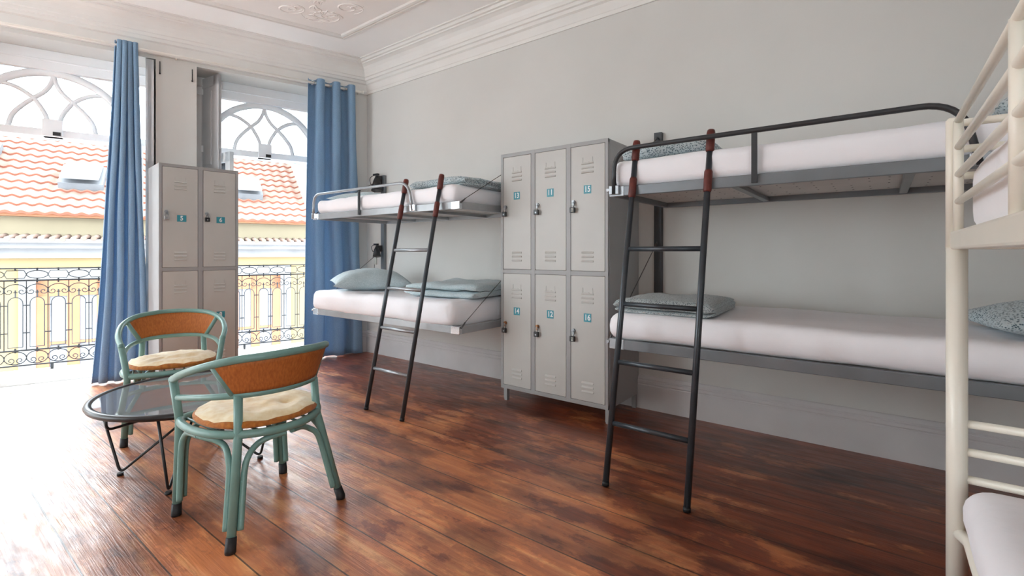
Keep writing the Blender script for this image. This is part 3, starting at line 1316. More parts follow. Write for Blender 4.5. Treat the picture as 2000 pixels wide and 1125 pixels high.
# tall windows with orange joinery
for sc_ in (3.38, -.05 + .33, 6.3, 9.2):
    o = bpart('window_surround', M['g_stone'], bld, [(sc_ - .75, sc_ - .52, R7 - .06, R7 + .1, -5, .82), (sc_ + .52, sc_ + .75, R7 - .06, R7 + .1, -5, .82), (sc_ - .52, sc_ + .52, R7 - .06, R7 + .1, .62, .82)])
    wood = [(sc_ - .52, sc_ - .34, R7 - .05, R7 + .02, -2.6, .62), (sc_ + .34, sc_ + .52, R7 - .05, R7 + .02, -2.6, .62), (sc_ - .09, sc_ + .09, R7 - .05, R7 + .02, -2.6, .62),
            (sc_ - .52, sc_ + .52, R7 - .05, R7 + .02, .30, .62), (sc_ - .52, sc_ + .52, R7 - .04, R7 + .02, -.62, -.56), (sc_ - .52, sc_ + .52, R7 - .04, R7 + .02, -2.6, -1.5)]
    bpart('joinery', M['o_wood'], o, wood)
    bpart('pane', M['netcurt'], o, [(sc_ - .45, sc_ + .45, R7 - .015, R7 + .0, -1.6, .4)])

gab = thing('neighbouring_house', 'plain white gable wall rising beyond the right end of the tiled roof', 'building')
mb = MB()
wbox(mb, -3.6, -1.02, R7 + .55, R7 + 5, -5, 7.2)
mb.build('gable_wall', M['white_gable'], gab)
mb = MB()
wbox(mb, -3.7, -.94, R7 + .5, R7 + 5.1, 7.2, 7.35)
mb.build('coping', M['g_stone'], gab)
mb = MB()
wbox(mb, -8, 16, .45, R7 + .2, -5.3, -5.2)
struct(mb.build('street_paving', M['asphalt']))


# ------------------------------------------------------------------ curtains
def curtain(name, s_tl, s_tr, s_bl, s_br, ztop, zbot, folds, label, seed, amp=.045):
    t = thing(name, label, 'curtain', (0, 0, 0), 0, None)
    mb = MB()
    NU_, NV_ = folds * 14, 44

    def fn(u, v):
        # v 0 top, 1 bottom
        e = v ** 1.15
        s_ = (s_tl + (s_tr - s_tl) * u) * (1 - e) + (s_bl + (s_br - s_bl) * u) * e
        ph = 2 * PI * folds * (u + .02 * math.sin(3 * v + seed) * v)
        a_ = amp * (1 - .25 * v + .25 * noise.noise(Vector((u * 6 + seed, v * 1.5, 0))))
        r_ = -.075 + a_ * math.sin(ph) + .02 * noise.noise(Vector((u * 9 + seed, v * 3, 4)))
        s_ += .012 * math.sin(2 * ph) + .02 * v * noise.noise(Vector((u * 4, v * 3 + seed, 9)))
        z_ = ztop + (zbot - ztop) * v
        return wp(s_, r_ - .01, z_)
    mb.grid(fn, NU_, NV_)
    mb.build('cloth', M['curtain'], t, solid=.004)
    # eyelets on the rod
    for k in range(folds * 2):
        u = (k + .5) / (folds * 2)
        s_ = s_tl + (s_tr - s_tl) * u
        mb = MB()
        ring = []
        ta = PI / 2 * (1 if k % 2 else -1) * .55
        dx = WD * math.cos(ta) - WN * math.sin(ta)
        dx = (WN * math.cos(ta) + WD * math.sin(ta))
        for q in range(14):
            a_ = 2 * PI * q / 14
            ring.append(wp(s_, -.075, 2.905) + dx * (.022 * math.cos(a_)) + Vector((0, 0, .022 * math.sin(a_))))
        mb.tube(ring, .0045, 6, closed=True)
        mb.build('eyelet', M['chrome'], t)
    return t


curtain('curtain', 2.205, 2.06, 2.36, 1.98, 2.945, .015, 4, 'bunched blue curtain hanging left of the narrow four-door locker', 3.1, .04)
curtain('curtain', .645, .165, .70, .09, 2.945, .012, 3, 'wide blue curtain hanging in the corner beside the left bunk', 8.2, .05)
rod = thing('curtain_rod', 'long white curtain rod above the windows', 'curtain rod')
mb = MB()
mb.tube([wp(.085, -.075, 2.905), wp(7.2, -.075, 2.905)], .0135, 10)
mb.build('pole', M['rod'], rod)
for s_ in (.085,):
    mb = MB()
    mb.tube([wp(s_ + .005, -.075, 2.905), wp(s_ - .02, -.075, 2.905)], .018, 10)
    mb.build('finial', M['rod'], rod)
for s_ in (.11, 1.78, 3.5, 5.2):
    mb = MB()
    mb.tube([wp(s_, 0, 2.90), wp(s_, -.075, 2.90)], .008, 8)
    mb.build('bracket', M['rod'], rod)


# ------------------------------------------------------------------ lockers
def digits_mesh(txt, size):
    cu = bpy.data.curves.new('digits', 'FONT')
    cu.body = txt
    cu.size = size
    cu.align_x = 'CENTER'
    cu.align_y = 'CENTER'
    cu.extrude = .0006
    cu.offset = size * .022
    cu.resolution_u = 3
    ob = bpy.data.objects.new('digits', cu)
    COL.objects.link(ob)
    bpy.context.view_layer.update()
    dg = bpy.context.evaluated_depsgraph_get()
    me = bpy.data.meshes.new_from_object(ob.evaluated_get(dg))
    bpy.data.objects.remove(ob)
    bpy.data.curves.remove(cu)
    return me


def make_locker(name, cols, label, loc, rz, nums, W, H, D, plate_up, plate_w):
    """front face on local y=0 looking to -y, x from 0 to W, body behind it"""
    t = thing(name, label, 'locker', loc, rz)
    z0 = .10
    mb = MB()
    th = .0
    mb.box((W / 2, D / 2 + .006, (z0 + H) / 2), (W, D - .012, H - z0))          # carcass
    # front rails and stiles stand just proud of the doors' recess
    st = .034
    mid_z = z0 + (H - z0) * .5
    pitch = W / cols
    mb.build('carcass', M['lock_side'], t, bevel=.003)
    mb = MB()
    for k in range(cols + 1):
        x = k * pitch
        w = st if 0 < k < cols else st * .62
        xc = min(max(x, w / 2), W - w / 2)
        mb.box((xc, -.004, (z0 + H) / 2), (w, .022, H - z0))
    for z_, h_ in ((z0 + .014, .028), (mid_z, .030), (H - .013, .026)):
        mb.box((W / 2, -.0035, z_), (W, .0215, h_))
    mb.build('front_frame', M['lock_grey'], t, bevel=.0015)
    for x in (.02, W - .02):
        for y in (.03, D - .03):
            mb = MB()
            mb.box((x, y, z0 / 2 + .006), (.03, .03, z0 - .012))
            mb.box((x, y, .008), (.026, .026, .016))
            mb.build('leg', M['lock_grey'], t)
    for k in range(cols):
        for row in (0, 1):
            x0 = k * pitch + (st / 2 if k else st * .62) + .003
            x1 = (k + 1) * pitch - (st / 2 if k < cols - 1 else st * .62) - .003
            za = (mid_z + .017) if row == 0 else (z0 + .030)
            zb = (H - .028) if row == 0 else (mid_z - .017)
            xc = (x0 + x1) / 2
            h = zb - za
            mb = MB()
            mb.box((xc, -.0045, (za + zb) / 2), (x1 - x0, .019, h))
            d = mb.build('door', M['lock_white'], t, bevel=.0015)
            # pressed louvres
            for base in (zb - h * .215, za + h * .075):
                mb = MB()
                for q in range(3):
                    zc = base + q * .029
                    lw = .088
                    mb.prism([(-.014, zc + .010), (-.021, zc - .002), (-.0135, zc - .004)], lambda u, v, tt: Vector((tt, u, v)), xc - lw / 2, xc + lw / 2)
                mb.build('louvre', M['lock_white'], d)
            # pressed card holder
            mb = MB()
            zc = zb - h * .115
            for sx in (-1, 1):
                mb.box((xc + sx * .036, -.0145, zc), (.006, .004, .034))
                mb.box((xc + sx * .028, -.0145, zc - .016), (.016, .004, .005))
            mb.box((xc, -.0145, zc - .014), (.02, .004, .006))
            mb.build('card_holder', M['lock_white'], d)
            # number label
            n = nums[row][k]
            zc = zb - h * plate_up[row]
            mb = MB()
            mb.box((xc + (.0 if cols == 3 else .008), -.0146, zc), (plate_w, .0015, .056))
            me = digits_mesh(n, .054)
            R3 = Matrix.Rotation(PI / 2, 4, 'X')
            me.transform(Matrix.Translation((xc + (.0 if cols == 3 else .008), -.0158, zc)) @ R3 @ Matrix.Scale(.85, 4, (1, 0, 0)))
            tmp = bmesh.new()
            tmp.from_mesh(me)
            for f in tmp.faces:
                f.material_index = 1
            me2 = bpy.data.meshes.new('tmp')
            tmp.to_mesh(me2)
            tmp.free()
            mb.bm.from_mesh(me2)
            for f in mb.bm.faces:
                pass
            o = mb.build('number_label', [M['teal'], M['digit']], d)
            o['label'] = 'teal label printed with the white number ' + n
            # hasp
            mb = MB()
            xl = x0 + (.022 if cols == 3 else .026)
            zl = zb - h * .445
            mb.tube([(xl, -.014, zl), (xl, -.024, zl)], .013, 12)
            mb.tube([(xl - .004, -.024, zl + .004), (xl - .004, -.03, zl + .004)], .006, 8)
            mb.box((xl + .003, -.027, zl - .006), (.010, .008, .036))
            o = mb.build('hasp', M['brass'] if (cols == 3 and row == 1 and k < 2) else M['steel'], d)
    return t


def padlock(parent_matrix, xl, zl, style, label, group):
    t = thing('padlock', label, 'padlock', parent_matrix @ Vector((xl, -.034, zl)), parent_matrix.to_euler().z, group)
    mb = MB()
    pts = [(-.010, 0, -.030)] + [(-.010 * math.cos(PI * k / 8), 0, -.008 + .012 * math.sin(PI * k / 8)) for k in range(9)] + [(.010, 0, -.030)]
    mb.tube(pts, .0026, 8)
    mb.build('shackle', M['steel'], t)
    mb = MB()
    mb.box((0, 0, -.048), (.038, .016, .036))
    mb.build('body', M['chrome'] if style == 'chrome' else M['black'], t, bevel=.003)
    mb = MB()
    if style == 'combo':
        for q in range(3):
            mb.tube([(-.004 + .002, -.0092, -.039 - q * .009), (.012, -.0092, -.039 - q * .009)], .0035, 8)
        mb.build('dial', M['plastic_clear'], t)
    else:
        mb.tube([(0, -.0075, -.050), (0, -.0095, -.050)], .006, 12)
        mb.build('keyhole', M['steel'], t)
    return t


LK3 = (-2.280, 2.849, 0)
make_locker('locker_cabinet', 3, 'tall grey six-door locker cabinet standing against the wall between the two bunks', LK3, 0,
            [['13', '11', '15'], ['14', '12', '16']], .885, 1.856, .478, (.350, .332), .055)
LK2 = (-4.699, 1.365, 0)
RZ2 = math.radians(90 - 6)
make_locker('locker_cabinet', 2, 'narrow grey four-door locker standing against the pillar between the windows', LK2, RZ2,
            [['5', '6'], ['7', '8']], .59, 1.856, .405, (.508, .47), .066)

z0, H = .10, 1.856
mid = z0 + (H - z0) * .5
zb0, za0 = H - .028, mid + .017
zb1, za1 = mid - .017, z0 + .030
PAD = {'13': 'small black padlock on the upper left door of the six-door locker',
       '11': 'small black padlock on the upper middle door of the six-door locker',
       '15': 'black and white combination padlock on the upper right door of the six-door locker',
       '14': 'small black padlock on the lower left door of the six-door locker, under a brass hasp',
       '12': 'small black padlock on the lower middle door of the six-door locker, under a brass hasp',
       '16': 'black and white combination padlock on the lower right door of the six-door locker'}
lab3 = {('13', 0): 'black', ('11', 0): 'black', ('15', 0): 'combo', ('14', 1): 'black', ('12', 1): 'black', ('16', 1): 'combo'}
m3 = Matrix.Translation(Vector(LK3))
for (n, row), style in lab3.items():
    k = {'13': 0, '11': 1, '15': 2, '14': 0, '12': 1, '16': 2}[n]
    x0 = k * .295 + (.017 if k else .021) + .003
    zl = (zb0 - (zb0 - za0) * .445) if row == 0 else (zb1 - (zb1 - za1) * .445)
    padlock(m3, x0 + .022, zl - .006, style, PAD[n], 'padlocks on the six-door locker')
m2 = Matrix.Translation(Vector(LK2)) @ Matrix.Rotation(RZ2, 4, 'Z')
for n, k, style in (('5', 0, 'chrome'), ('6', 1, 'black')):
    x0 = k * .295 + (.017 if k else .021) + .003
    padlock(m2, x0 + .026, zb0 - (zb0 - za0) * .445 - .006, style, 'small %s padlock on the narrow four-door locker between the windows' % ('silver' if style == 'chrome' else 'black'), 'padlocks on the four-door locker')


# ------------------------------------------------------------------ wall-hung folding bunks
def wall_bunk(label, X0, X1, guard, colr, railc, capc, zlo=.560, zup=1.425, yf=2.44, holes=False, mat_x=None):
    """two fold-down beds hung on wall posts; x from X0 to X1, front edge at yf"""
    t = thing('bunk_bed', label, 'bunk bed', (X0, RW, 0))
    o3 = Vector((X0, RW, 0))
    L = X1 - X0
    DY = RW - yf

    def P(x, y, z):
        return Vector((x, y, z)) - o3
    posts = (X0 - .10 if not holes else X0 - .06, X1 - .025)
    posts = (posts[0] + .0, posts[1])
    for px in posts:
        mb = MB()
        mb.box(P(px, RW - .030, 1.275), (.052, .008, 1.37))
        mb.box(P(px - .024, RW - .016, 1.275), (.005, .032, 1.37))
        mb.box(P(px + .024, RW - .016, 1.275), (.005, .032, 1.37))
        mb.build('wall_post', colr, t)
    for z, side in ((zlo, 'low'), (zup, 'up')):
        mb = MB()
        h = .052
        yb = RW - .05
        mb.box(P((X0 + X1) / 2, yf + .012, z + h / 2), (L, .024, h))
        mb.box(P((X0 + X1) / 2, yb - .012, z + h / 2), (L, .024, h))
        mb.box(P(X0 + .012, (yf + yb) / 2, z + h / 2), (.024, yb - yf - .048, h))
        mb.box(P(X1 - .012, (yf + yb) / 2, z + h / 2), (.024, yb - yf - .048, h))
        for q in (.33, .67) if holes else (.25, .5, .75):
            mb.box(P(X0 + L * q, (yf + yb) / 2, z + h / 2 - .012), (.035, yb - yf - .05, .022))
        fr = mb.build('bed_frame', railc, t, bevel=.003)
        # bright corner sleeves
        for xx in (X0, X1):
            sg = 1 if xx == X0 else -1
            mb = MB()
            mb.box(P(xx + sg * .04, yf + .012, z + h / 2), (.085, .028, h + .004))
            mb.build('corner_sleeve', capc, fr, bevel=.003)
        mb = MB()
        mb.tube([P(X0 - .02, yf + .014, z + .036), P(X0 + .01, yf + .014, z + .036)], .012, 10)
        mb.tube([P(X0 - .012, yf - .006, z + .036), P(X0 - .012, yf + .014, z + .036)], .009, 10)
        mb.build('hinge_bolt', capc, fr)
        # mattress board
        mb = MB()
        mb.box(P((X0 + X1) / 2, (yf + yb) / 2, z + h - .014), (L - .05, yb - yf - .05, .012))
        bd = mb.build('bed_board', M['board'], t)
        if holes:
            mb = MB()
            for i in range(24):
                for j in range(7):
                    if (i * 7 + j * 3) % 5:
                        cx_ = X0 + .09 + i * (L - .18) / 23
                        cy_ = yf + .10 + j * (yb - yf - .2) / 6
                        if min(abs(cx_ - X0 - L * .33), abs(cx_ - X0 - L * .67)) < .03:
                            continue
                        c = P(cx_, cy_, z + h - .021)
                        mb.tube([c, c + Vector((0, 0, .002))], .0042, 6)
            h_ = mb.build('air_holes', M['black'], bd)
            h_['kind'] = 'stuff'
        # cables
        for xx, px in ((X0 - .006, posts[0]), (X1 + .006, posts[1])):
            zt = z + .60 if side == 'low' else z + .495
            a_ = P(xx, yf + .012, z + h)
            b_ = P(px, RW - .04, zt)
            mb = MB()
            mb.tube([a_, b_], .0026, 6)
            d_ = (b_ - a_).normalized()
            mb.tube([a_ - Vector((0, 0, .01)), a_ + d_ * .05], .005, 8)
            mb.tube([b_ - d_ * .06, b_], .0055, 8)
            mb.build('cable', M['cable'], t)
    # guard rail on the upper bed
    gx0, gx1 = guard
    zb = zup + .01
    zt = 1.655 if not holes else 1.675
    yg = yf - .012
    mb = MB()
    mb.tube(fillet([P(gx0, yg, zb), P(gx0, yg, zt), P(gx1, yg, zt), P(gx1 + .05, yg, zb)], .13, 8), .0125 if holes else .0115, 12)
    g = mb.build('guard_rail', M['beddark'] if holes else M['steel'], t)
    mb = MB()
    xm = gx0 + (gx1 - gx0) * (.50 if holes else .53)
    mb.box(P(xm, yg, (zb + zt) / 2), (.024, .010, zt - zb))
    mb.build('guard_post', M['beddark'], g)
    for xx in (gx0, gx1 + .05):
        mb = MB()
        mb.box(P(xx, yf - .008, zup + .032), (.06, .020, .05))
        mb.build('guard_clamp', capc, g, bevel=.004)
    return t, P


bunkL, PL = wall_bunk('folding steel bunk hung on the wall between the blue curtain and the six-door locker', -4.215, -2.335, (-4.19, -2.86), M['bedgrey'], M['bedlight'], M['chrome'], zlo=.545)
bunkR, PR = wall_bunk('long dark-framed folding bunk hung on the wall right of the six-door locker', -1.185, .72, (-1.155, .235), M['beddark'], M['bedgrey'], M['steel'],
                      zlo=.592, zup=1.425, yf=2.43, holes=True)


def mattress(parent, P, x0, x1, y0, y1, z0, h, seed, r=.055, amp=.006, sag=.0):
    mb = soft_box(x1 - x0, y1 - y0, h, r, .05, amp, seed, sag)
    o = mb.build('mattress', M['sheet'], parent)
    o.location = P((x0 + x1) / 2, (y0 + y1) / 2, z0)
    # elastic hem of the fitted sheet: wavy lip under the side
    return o


mattress(bunkL, PL, -4.225, -2.38, 2.415, 3.27, .583, .188, 1.0, r=.065, amp=.013, sag=.01)
mattress(bunkL, PL, -4.185, -2.385, 2.445, 3.27, 1.474, .135, 5.0, r=.05, amp=.012, sag=.01)
mattress(bunkR, PR, -1.205, .72, 2.425, 3.275, .642, .145, 9.0, r=.06, amp=.008)
mattress(bunkR, PR, -1.170, .70, 2.440, 3.275, 1.474, .145, 13.0, r=.035, amp=.006)


# ------------------------------------------------------------------ bedding
def place(mb, name, m, loc, rot, label, cat, group=None):
    o = mb.build(name, m)
    o.location = loc
    o.rotation_euler = rot
    tag(o, label, cat, group)
    return o


place(pillow_mesh(.70, .50, .25, 2.0), 'pillow', M['linen_pale'], (-3.84, 2.80, .770), (math.radians(3), 0, math.radians(62)),
      'pale blue pillow on the lower left bunk beside the curtain', 'pillow')
place(pillow_mesh(.60, .42, .13, 6.0), 'pillow', M['linen_pale'], (-4.0, 2.86, 1.60), (0, 0, math.radians(20)),
      'pale blue pillow on the upper left bunk behind the steel guard rail', 'pillow')
place(duvet_mesh(.72, .58, 2, .054, 3.0, .020), 'duvet', M['linen_pale'], (-2.735, 2.88, .768), (0, 0, math.radians(4)),
      'pale blue duvet folded flat at the foot of the lower left bunk', 'duvet')
place(duvet_mesh(.62, .56, 3, .026, 8.0, .010), 'duvet', M['linen_fig'], (-2.67, 2.83, 1.600), (0, 0, math.radians(-2)),
      'speckled blue-grey duvet folded on the upper left bunk', 'duvet')
place(duvet_mesh(.52, .56, 3, .028, 12.0, .010), 'duvet', M['linen_grey'], (-.93, 2.76, .781), (0, 0, math.radians(3)),
      'grey patterned duvet folded on the lower right bunk behind the ladder', 'duvet')
place(duvet_mesh(.48, .50, 3, .032, 17.0, .008), 'duvet', M['linen_fig'], (-.94, 2.84, 1.613), (0, 0, 0),
      'speckled duvet folded on the upper right bunk behind the ladder tops', 'duvet')
place(pillow_mesh(.66, .46, .19, 21.0), 'pillow', M['linen_fig'], (.62, 2.82, .782), (0, 0, math.radians(12)),
      'speckled blue-green pillow on the lower right bunk behind the cream bed post', 'pillow')
place(pillow_mesh(.62, .48, .27, 27.0), 'pillow', M['linen_fig'], (.60, 2.98, 1.613), (0, 0, math.radians(90)),
      'speckled pillow on the upper right bunk seen through the cream guard rails', 'pillow')


# ------------------------------------------------------------------ bunk ladders
def ladder(label, xa, xb, y0, ztop, colr, rungc):
    t = thing('bunk_ladder', label, 'ladder', ((xa + xb) / 2, y0, 0))
    o3 = Vector(((xa + xb) / 2, y0, 0))
    k = .218
    for x in (xa, xb):
        f = lambda z: Vector((x, y0 + k * z, z)) - o3
        mb = MB()
        mb.tube([f(.012), f(ztop - .03)], .0150, 14)
        st = mb.build('side_rail', colr, t)
        mb = MB()
        mb.tube([f(ztop - .115), f(ztop - .105), f(ztop - .02), f(ztop - .004), f(ztop)], [.016, .0205, .0205, .017, .006], 14)
        mb.build('grip', M['redgrip'], st)
        mb = MB()
        mb.tube([f(ztop - .315), f(ztop - .305), f(ztop - .215), f(ztop - .205)], [.016, .0195, .0195, .016], 14)
        mb.build('grip', M['redgrip'], st)
        mb = MB()
        mb.tube([f(0.001), f(.02)], .0165, 12)
        mb.build('foot_cap', M['rubber'], st)
    for z in (.285, .572, .855, 1.135):
        mb = MB()
        a_ = Vector((xa + .012, y0 + k * z, z)) - o3
        b_ = Vector((xb - .012, y0 + k * z, z)) - o3
        mb.tube([a_, b_], .0125, 12)
        mb.build('rung', rungc, t)
    return t


ladder('dark steel ladder leaning on the left bunk, with worn shiny rungs', -2.909, -2.520, 2.085, 1.685, M['lad'], M['steel'])
ladder('dark steel ladder leaning on the right bunk, with dark rungs', -1.048, -.664, 2.100, 1.722, M['lad'], M['lad'])

# ------------------------------------------------------------------ little reading lamps hanging on the left bunk post
for z_, lab, sc_ in ((1.86, 'black clip lamp with dangling cords at the top of the left bunk wall post', 1.5), (1.13, 'black clip lamp with a cord on the wall post above the pale blue pillow', 1.1)):
    t = thing('clip_lamp', lab, 'lamp', (-4.335, 3.25, z_), 0, 'clip lamps on the left bunk post')
    mb = MB()
    mb.tube([(.0, 0, .06 * sc_), (.005, -.01, .02 * sc_), (.02, -.02, -.05 * sc_)], [.012 * sc_, .026 * sc_, .040 * sc_], 14)
    mb.build('lamp_shade', M['black'], t)
    mb = MB()
    mb.box((-.02, .0, .07 * sc_), (.05 * sc_, .03, .02))
    mb.box((.015, .02, .03 * sc_), (.02, .05, .06 * sc_))
    mb.build('clip', M['black'], t)
    mb = MB()
    pts = cat_rom([(-.03, 0, .07 * sc_), (-.075 * sc_, -.01, .05 * sc_), (-.07 * sc_, 0, .0), (-.03, 0, .02), (-.045, 0, -.06), (-.05, 0, -.16), (-.055, 0, -.20)], 7)
    mb.tube(pts, .0035, 6)
    mb.ball(pts[-1], .010, 8, (1, 1, 1.8))
    mb.build('cord', M['black'], t)
    if sc_ > 1.2:
        mb = MB()
        pts = cat_rom([(-.01, 0, .08), (-.02, -.01, -.02), (-.03, -.01, -.14), (-.02, -.01, -.17)], 6)
        mb.tube(pts, .0035, 6)
        mb.ball(pts[-1], .009, 8, (1, 1, 1.8))
        mb.build('cord', M['black'], t)
    else:
        mb = MB()
        mb.tube([(.0, -.02, -.06), (.0, -.02, -.14)], .014, 10)
        mb.build('bulb', M['plastic_clear'], t)


# ------------------------------------------------------------------ cane armchairs
def make_chair(label, loc, rz):
    t = thing('cane_armchair', label, 'chair', loc, rz, 'cane armchairs at the glass table')
    W = M['teal_wood']
    top = cat_rom([(.228, -.250, .580), (.10, -.272, .622), (-.05, -.262, .668), (-.17, -.205, .700), (-.245, -.11, .712), (-.268, 0, .716),
                   (-.245, .11, .712), (-.17, .205, .700), (-.05, .262, .668), (.10, .272, .622), (.228, .250, .580)], 8)
    low = cat_rom([(.205, -.240, .505), (.10, -.243, .522), (-.03, -.222, .540), (-.135, -.168, .552), (-.19, -.09, .556), (-.208, 0, .557),
                   (-.19, .09, .556), (-.135, .168, .552), (-.03, .222, .540), (.10, .243, .522), (.205, .240, .505)], 8)
    mb = MB()
    mb.tube(top, .0155, 12)
    mb.ball(top[0], .018, 10)
    mb.ball(top[-1], .018, 10)
    mb.build('arm_rail', W, t)
    mb = MB()
    mb.tube(low, .0130, 12)
    mb.build('lower_back_rail', W, t)
    # seat ring
    ring = cat_rom([(.235, -.215, .402), (.10, -.250, .402), (-.05, -.232, .402), (-.155, -.170, .402), (-.215, -.08, .402), (-.228, 0, .402), (-.215, .08, .402), (-.155, .170, .402), (-.05, .232, .402), (.10, .250, .402), (.235, .215, .402),
                    (.262, .10, .402), (.268, 0, .402), (.262, -.10, .402)], 6, closed=True)
    mb = MB()
    mb.tube(ring, .0165, 12, closed=True)
    mb.build('seat_ring', W, t)
    mb = MB()
    for k in range(9):
        y = -.20 + k * .05
        xx = .25
        xb = -.21 * math.sqrt(max(0, 1 - (y / .26) ** 2))
        mb.tube([(xb, y, .402), (xx, y, .402)], .006, 6)
    mb.build('seat_slats', W, t)
    # woven panel between the two rails, with its side posts
    ia, ib = 19, len(top) - 20
    ja, jb = 23, len(low) - 24
    NP = 24

    def rail_pt(rail, i0, i1, u):
        f = i0 + (i1 - i0) * u
        i = int(f)
        i = min(i, len(rail) - 2)
        return rail[i].lerp(rail[i + 1], f - i)
    mb = MB()

    def pf(u, v):
        a_ = rail_pt(top, ia, ib, u)
        b_ = rail_pt(low, ja, jb, u)
        p = a_.lerp(b_, .06 + v * .88)
        return p
    mb.grid(pf, NP * 2, 8)
    pn = mb.build('back_panel', M['weave'], t, solid=.014)
    for u in (0, 1):
        a_ = rail_pt(top, ia, ib, u)
        b_ = rail_pt(low, ja, jb, u)
        mb = MB()
        mb.tube([a_, b_], .0125, 10)
        mb.build('panel_post', W, t)
    # legs: a main pole with two thinner canes bound to it, arching off under the seat
    for sx, sy in ((1, -1), (1, 1), (-1, -1), (-1, 1)):
        if sx > 0:
            foot = Vector((.228, sy * .238, 0))
            knee = Vector((.238, sy * .222, .40))
            topp = Vector((.228, sy * .250, .580))
        else:
            foot = Vector((-.232, sy * .240, 0))
            knee = Vector((-.152, sy * .172, .40))
            topp = Vector((-.140, sy * .166, .552))
        d = (knee - foot)
        up = lambda q: foot + d * q
        mb = MB()
        mb.tube([up(.10), up(.97), knee + (topp - knee) * .08, topp], .0165, 12)
        lg = mb.build('leg', W, t)
        # side canes head for the two neighbouring legs
        for dirv in ((Vector((0, -sy, 0)), 'side'), (Vector((-sx, 0, 0)), 'fore')):
            dv, kind = dirv
            if kind == 'side':
                tgt = Vector((knee.x + (.03 if sx > 0 else -.065), 0.012 * sy, .378))
                mid = Vector((knee.x + (.012 if sx > 0 else -.035), knee.y * .55, .372))
            else:
                tgt = Vector((.035, sy * .235, .378))
                mid = Vector((knee.x * .55 + .02, sy * (.232 if sx > 0 else .225), .370))
            hv = Vector((tgt.x - knee.x, tgt.y - knee.y, 0)).normalized()
            off = hv * .0285
            kx = Vector((knee.x, knee.y, 0))
            path = [up(.17) + off, up(.45) + off, up(.68) + off * 1.05, up(.80) + off * 1.45, kx + hv * .066 + Vector((0, 0, .350)), kx + hv * .105 + Vector((0, 0, .368)), kx.lerp(Vector((tgt.x, tgt.y, 0)), .8) + Vector((0, 0, .374)), tgt]
            mb = MB()
            mb.tube(cat_rom(path, 6), .0120, 10)
            mb.build('cane', W, lg)
        mb = MB()
        mb.tube([foot + Vector((0, 0, .001)), foot + Vector((0, 0, .012)), up(.13)], [.0195, .0195, .0185], 12)
        mb.build('rubber_foot', M['rubber'], lg)
    # seat cushion
    mb = MB()
    NR, NA = 12, 40

    def outline(a_):
        c, s_ = math.cos(a_), math.sin(a_)
        x = .225 * c if c < 0 else .235 * abs(c) ** .8
        y = .228 * (1 if s_ >= 0 else -1) * abs(s_) ** .85
        return x + .01, y
    cen_t = mb.bm.verts.new((.01, 0, .466))
    cen_b = mb.bm.verts.new((.01, 0, .420))
    rows = []
    prof = []
    for k in range(1, NR + 1):
        u = k / NR
        prof.append((u, 'top'))
    seq = []
    for k in range(1, 11):
        u = k / 10
        seq.append((u, .456 + .010 * (1 - u * u) + (-.0 if u < .9 else -.008)))
    seq.append((1.035, .438))
    seq.append((1.035, .430))
    seq.append((1.02, .424))
    seq.append((.96, .4195))
    seq.append((.5, .4195))
    for u, z in seq:
        row = []
        for j in range(NA):
            a_ = 2 * PI * j / NA
            x, y = outline(a_)
            w = noise.noise(Vector((x * u * 14, y * u * 14, z * 8 + loc[0]))) * .009 + noise.noise(Vector((x * u * 34, y * u * 30, z * 8))) * .004
            zz = z + (w if z > .445 else 0)
            # tufted button dents
            if z > .447:
                for bx, by in ((.08, .08), (.08, -.08), (-.08, .08), (-.08, -.08)):
                    dd = (x * u - bx) ** 2 + (y * u - by) ** 2
                    zz -= .012 * math.exp(-dd / .0009)
                w3 = .004 * math.sin(a_ * 26) * max(0, u - .55)
                zz += w3
            row.append(mb.bm.verts.new((x * u, y * u, zz)))
        rows.append(row)
    for j in range(NA):
        f = mb.bm.faces.new((cen_t, rows[0][j], rows[0][(j + 1) % NA]))
        f.smooth = True
        f = mb.bm.faces.new((cen_b, rows[-1][(j + 1) % NA], rows[-1][j]))
        f.material_index = 1
        for i in range(len(rows) - 1):
            f = mb.bm.faces.new((rows[i][j], rows[i + 1][j], rows[i + 1][(j + 1) % NA], rows[i][(j + 1) % NA]))
            f.smooth = True
            f.material_index = 1 if i >= 9 else 0
    mb.build('seat_cushion', [M['cushion'], M['cushion_edge']], t)
    return t


make_chair('sage green cane armchair nearest the camera, seen from behind with its woven back panel', (-2.164, 1.006, 0), math.radians(183.6))
make_chair('sage green cane armchair on the far side of the glass table facing the camera', (-3.60, 1.130, 0), math.radians(-17))

# ------------------------------------------------------------------ round glass table
tb = thing('coffee_table', 'low round glass table with a thin black metal frame between the two cane armchairs', 'table', (-2.885, 1.0, 0))
mb = MB()
RT = .432
prof = [(RT - .018, .377), (RT - .006, .369), (RT + .008, .371), (RT + .014, .383), (RT + .008, .395), (RT - .006, .397), (RT - .018, .393)]
mb.grid(lambda u, v: Vector((prof[int(round(v * 7)) % 7][0] * math.cos(2 * PI * u), prof[int(round(v * 7)) % 7][0] * math.sin(2 * PI * u), prof[int(round(v * 7)) % 7][1])), 64, 7, closed_u=True, closed_v=True)
mb.build('rim', M['black'], tb)
mb = MB()
N = 64
for z in (.399, .405):
    pass
t_ = [mb.bm.verts.new(((RT - .014) * math.cos(2 * PI * k / N), (RT - .014) * math.sin(2 * PI * k / N), .391)) for k in range(N)]
b_ = [mb.bm.verts.new(((RT - .014) * math.cos(2 * PI * k / N), (RT - .014) * math.sin(2 * PI * k / N), .385)) for k in range(N)]
mb.bm.faces.new(t_)
mb.bm.faces.new(b_)
for k in range(N):
    mb.bm.faces.new((t_[k], t_[(k + 1) % N], b_[(k + 1) % N], b_[k]))
mb.build('glass_top', M['table_glass'], tb)
feet = [(-.144, -.281), (.270, -.202), (.209, .241), (-.169, .189)]
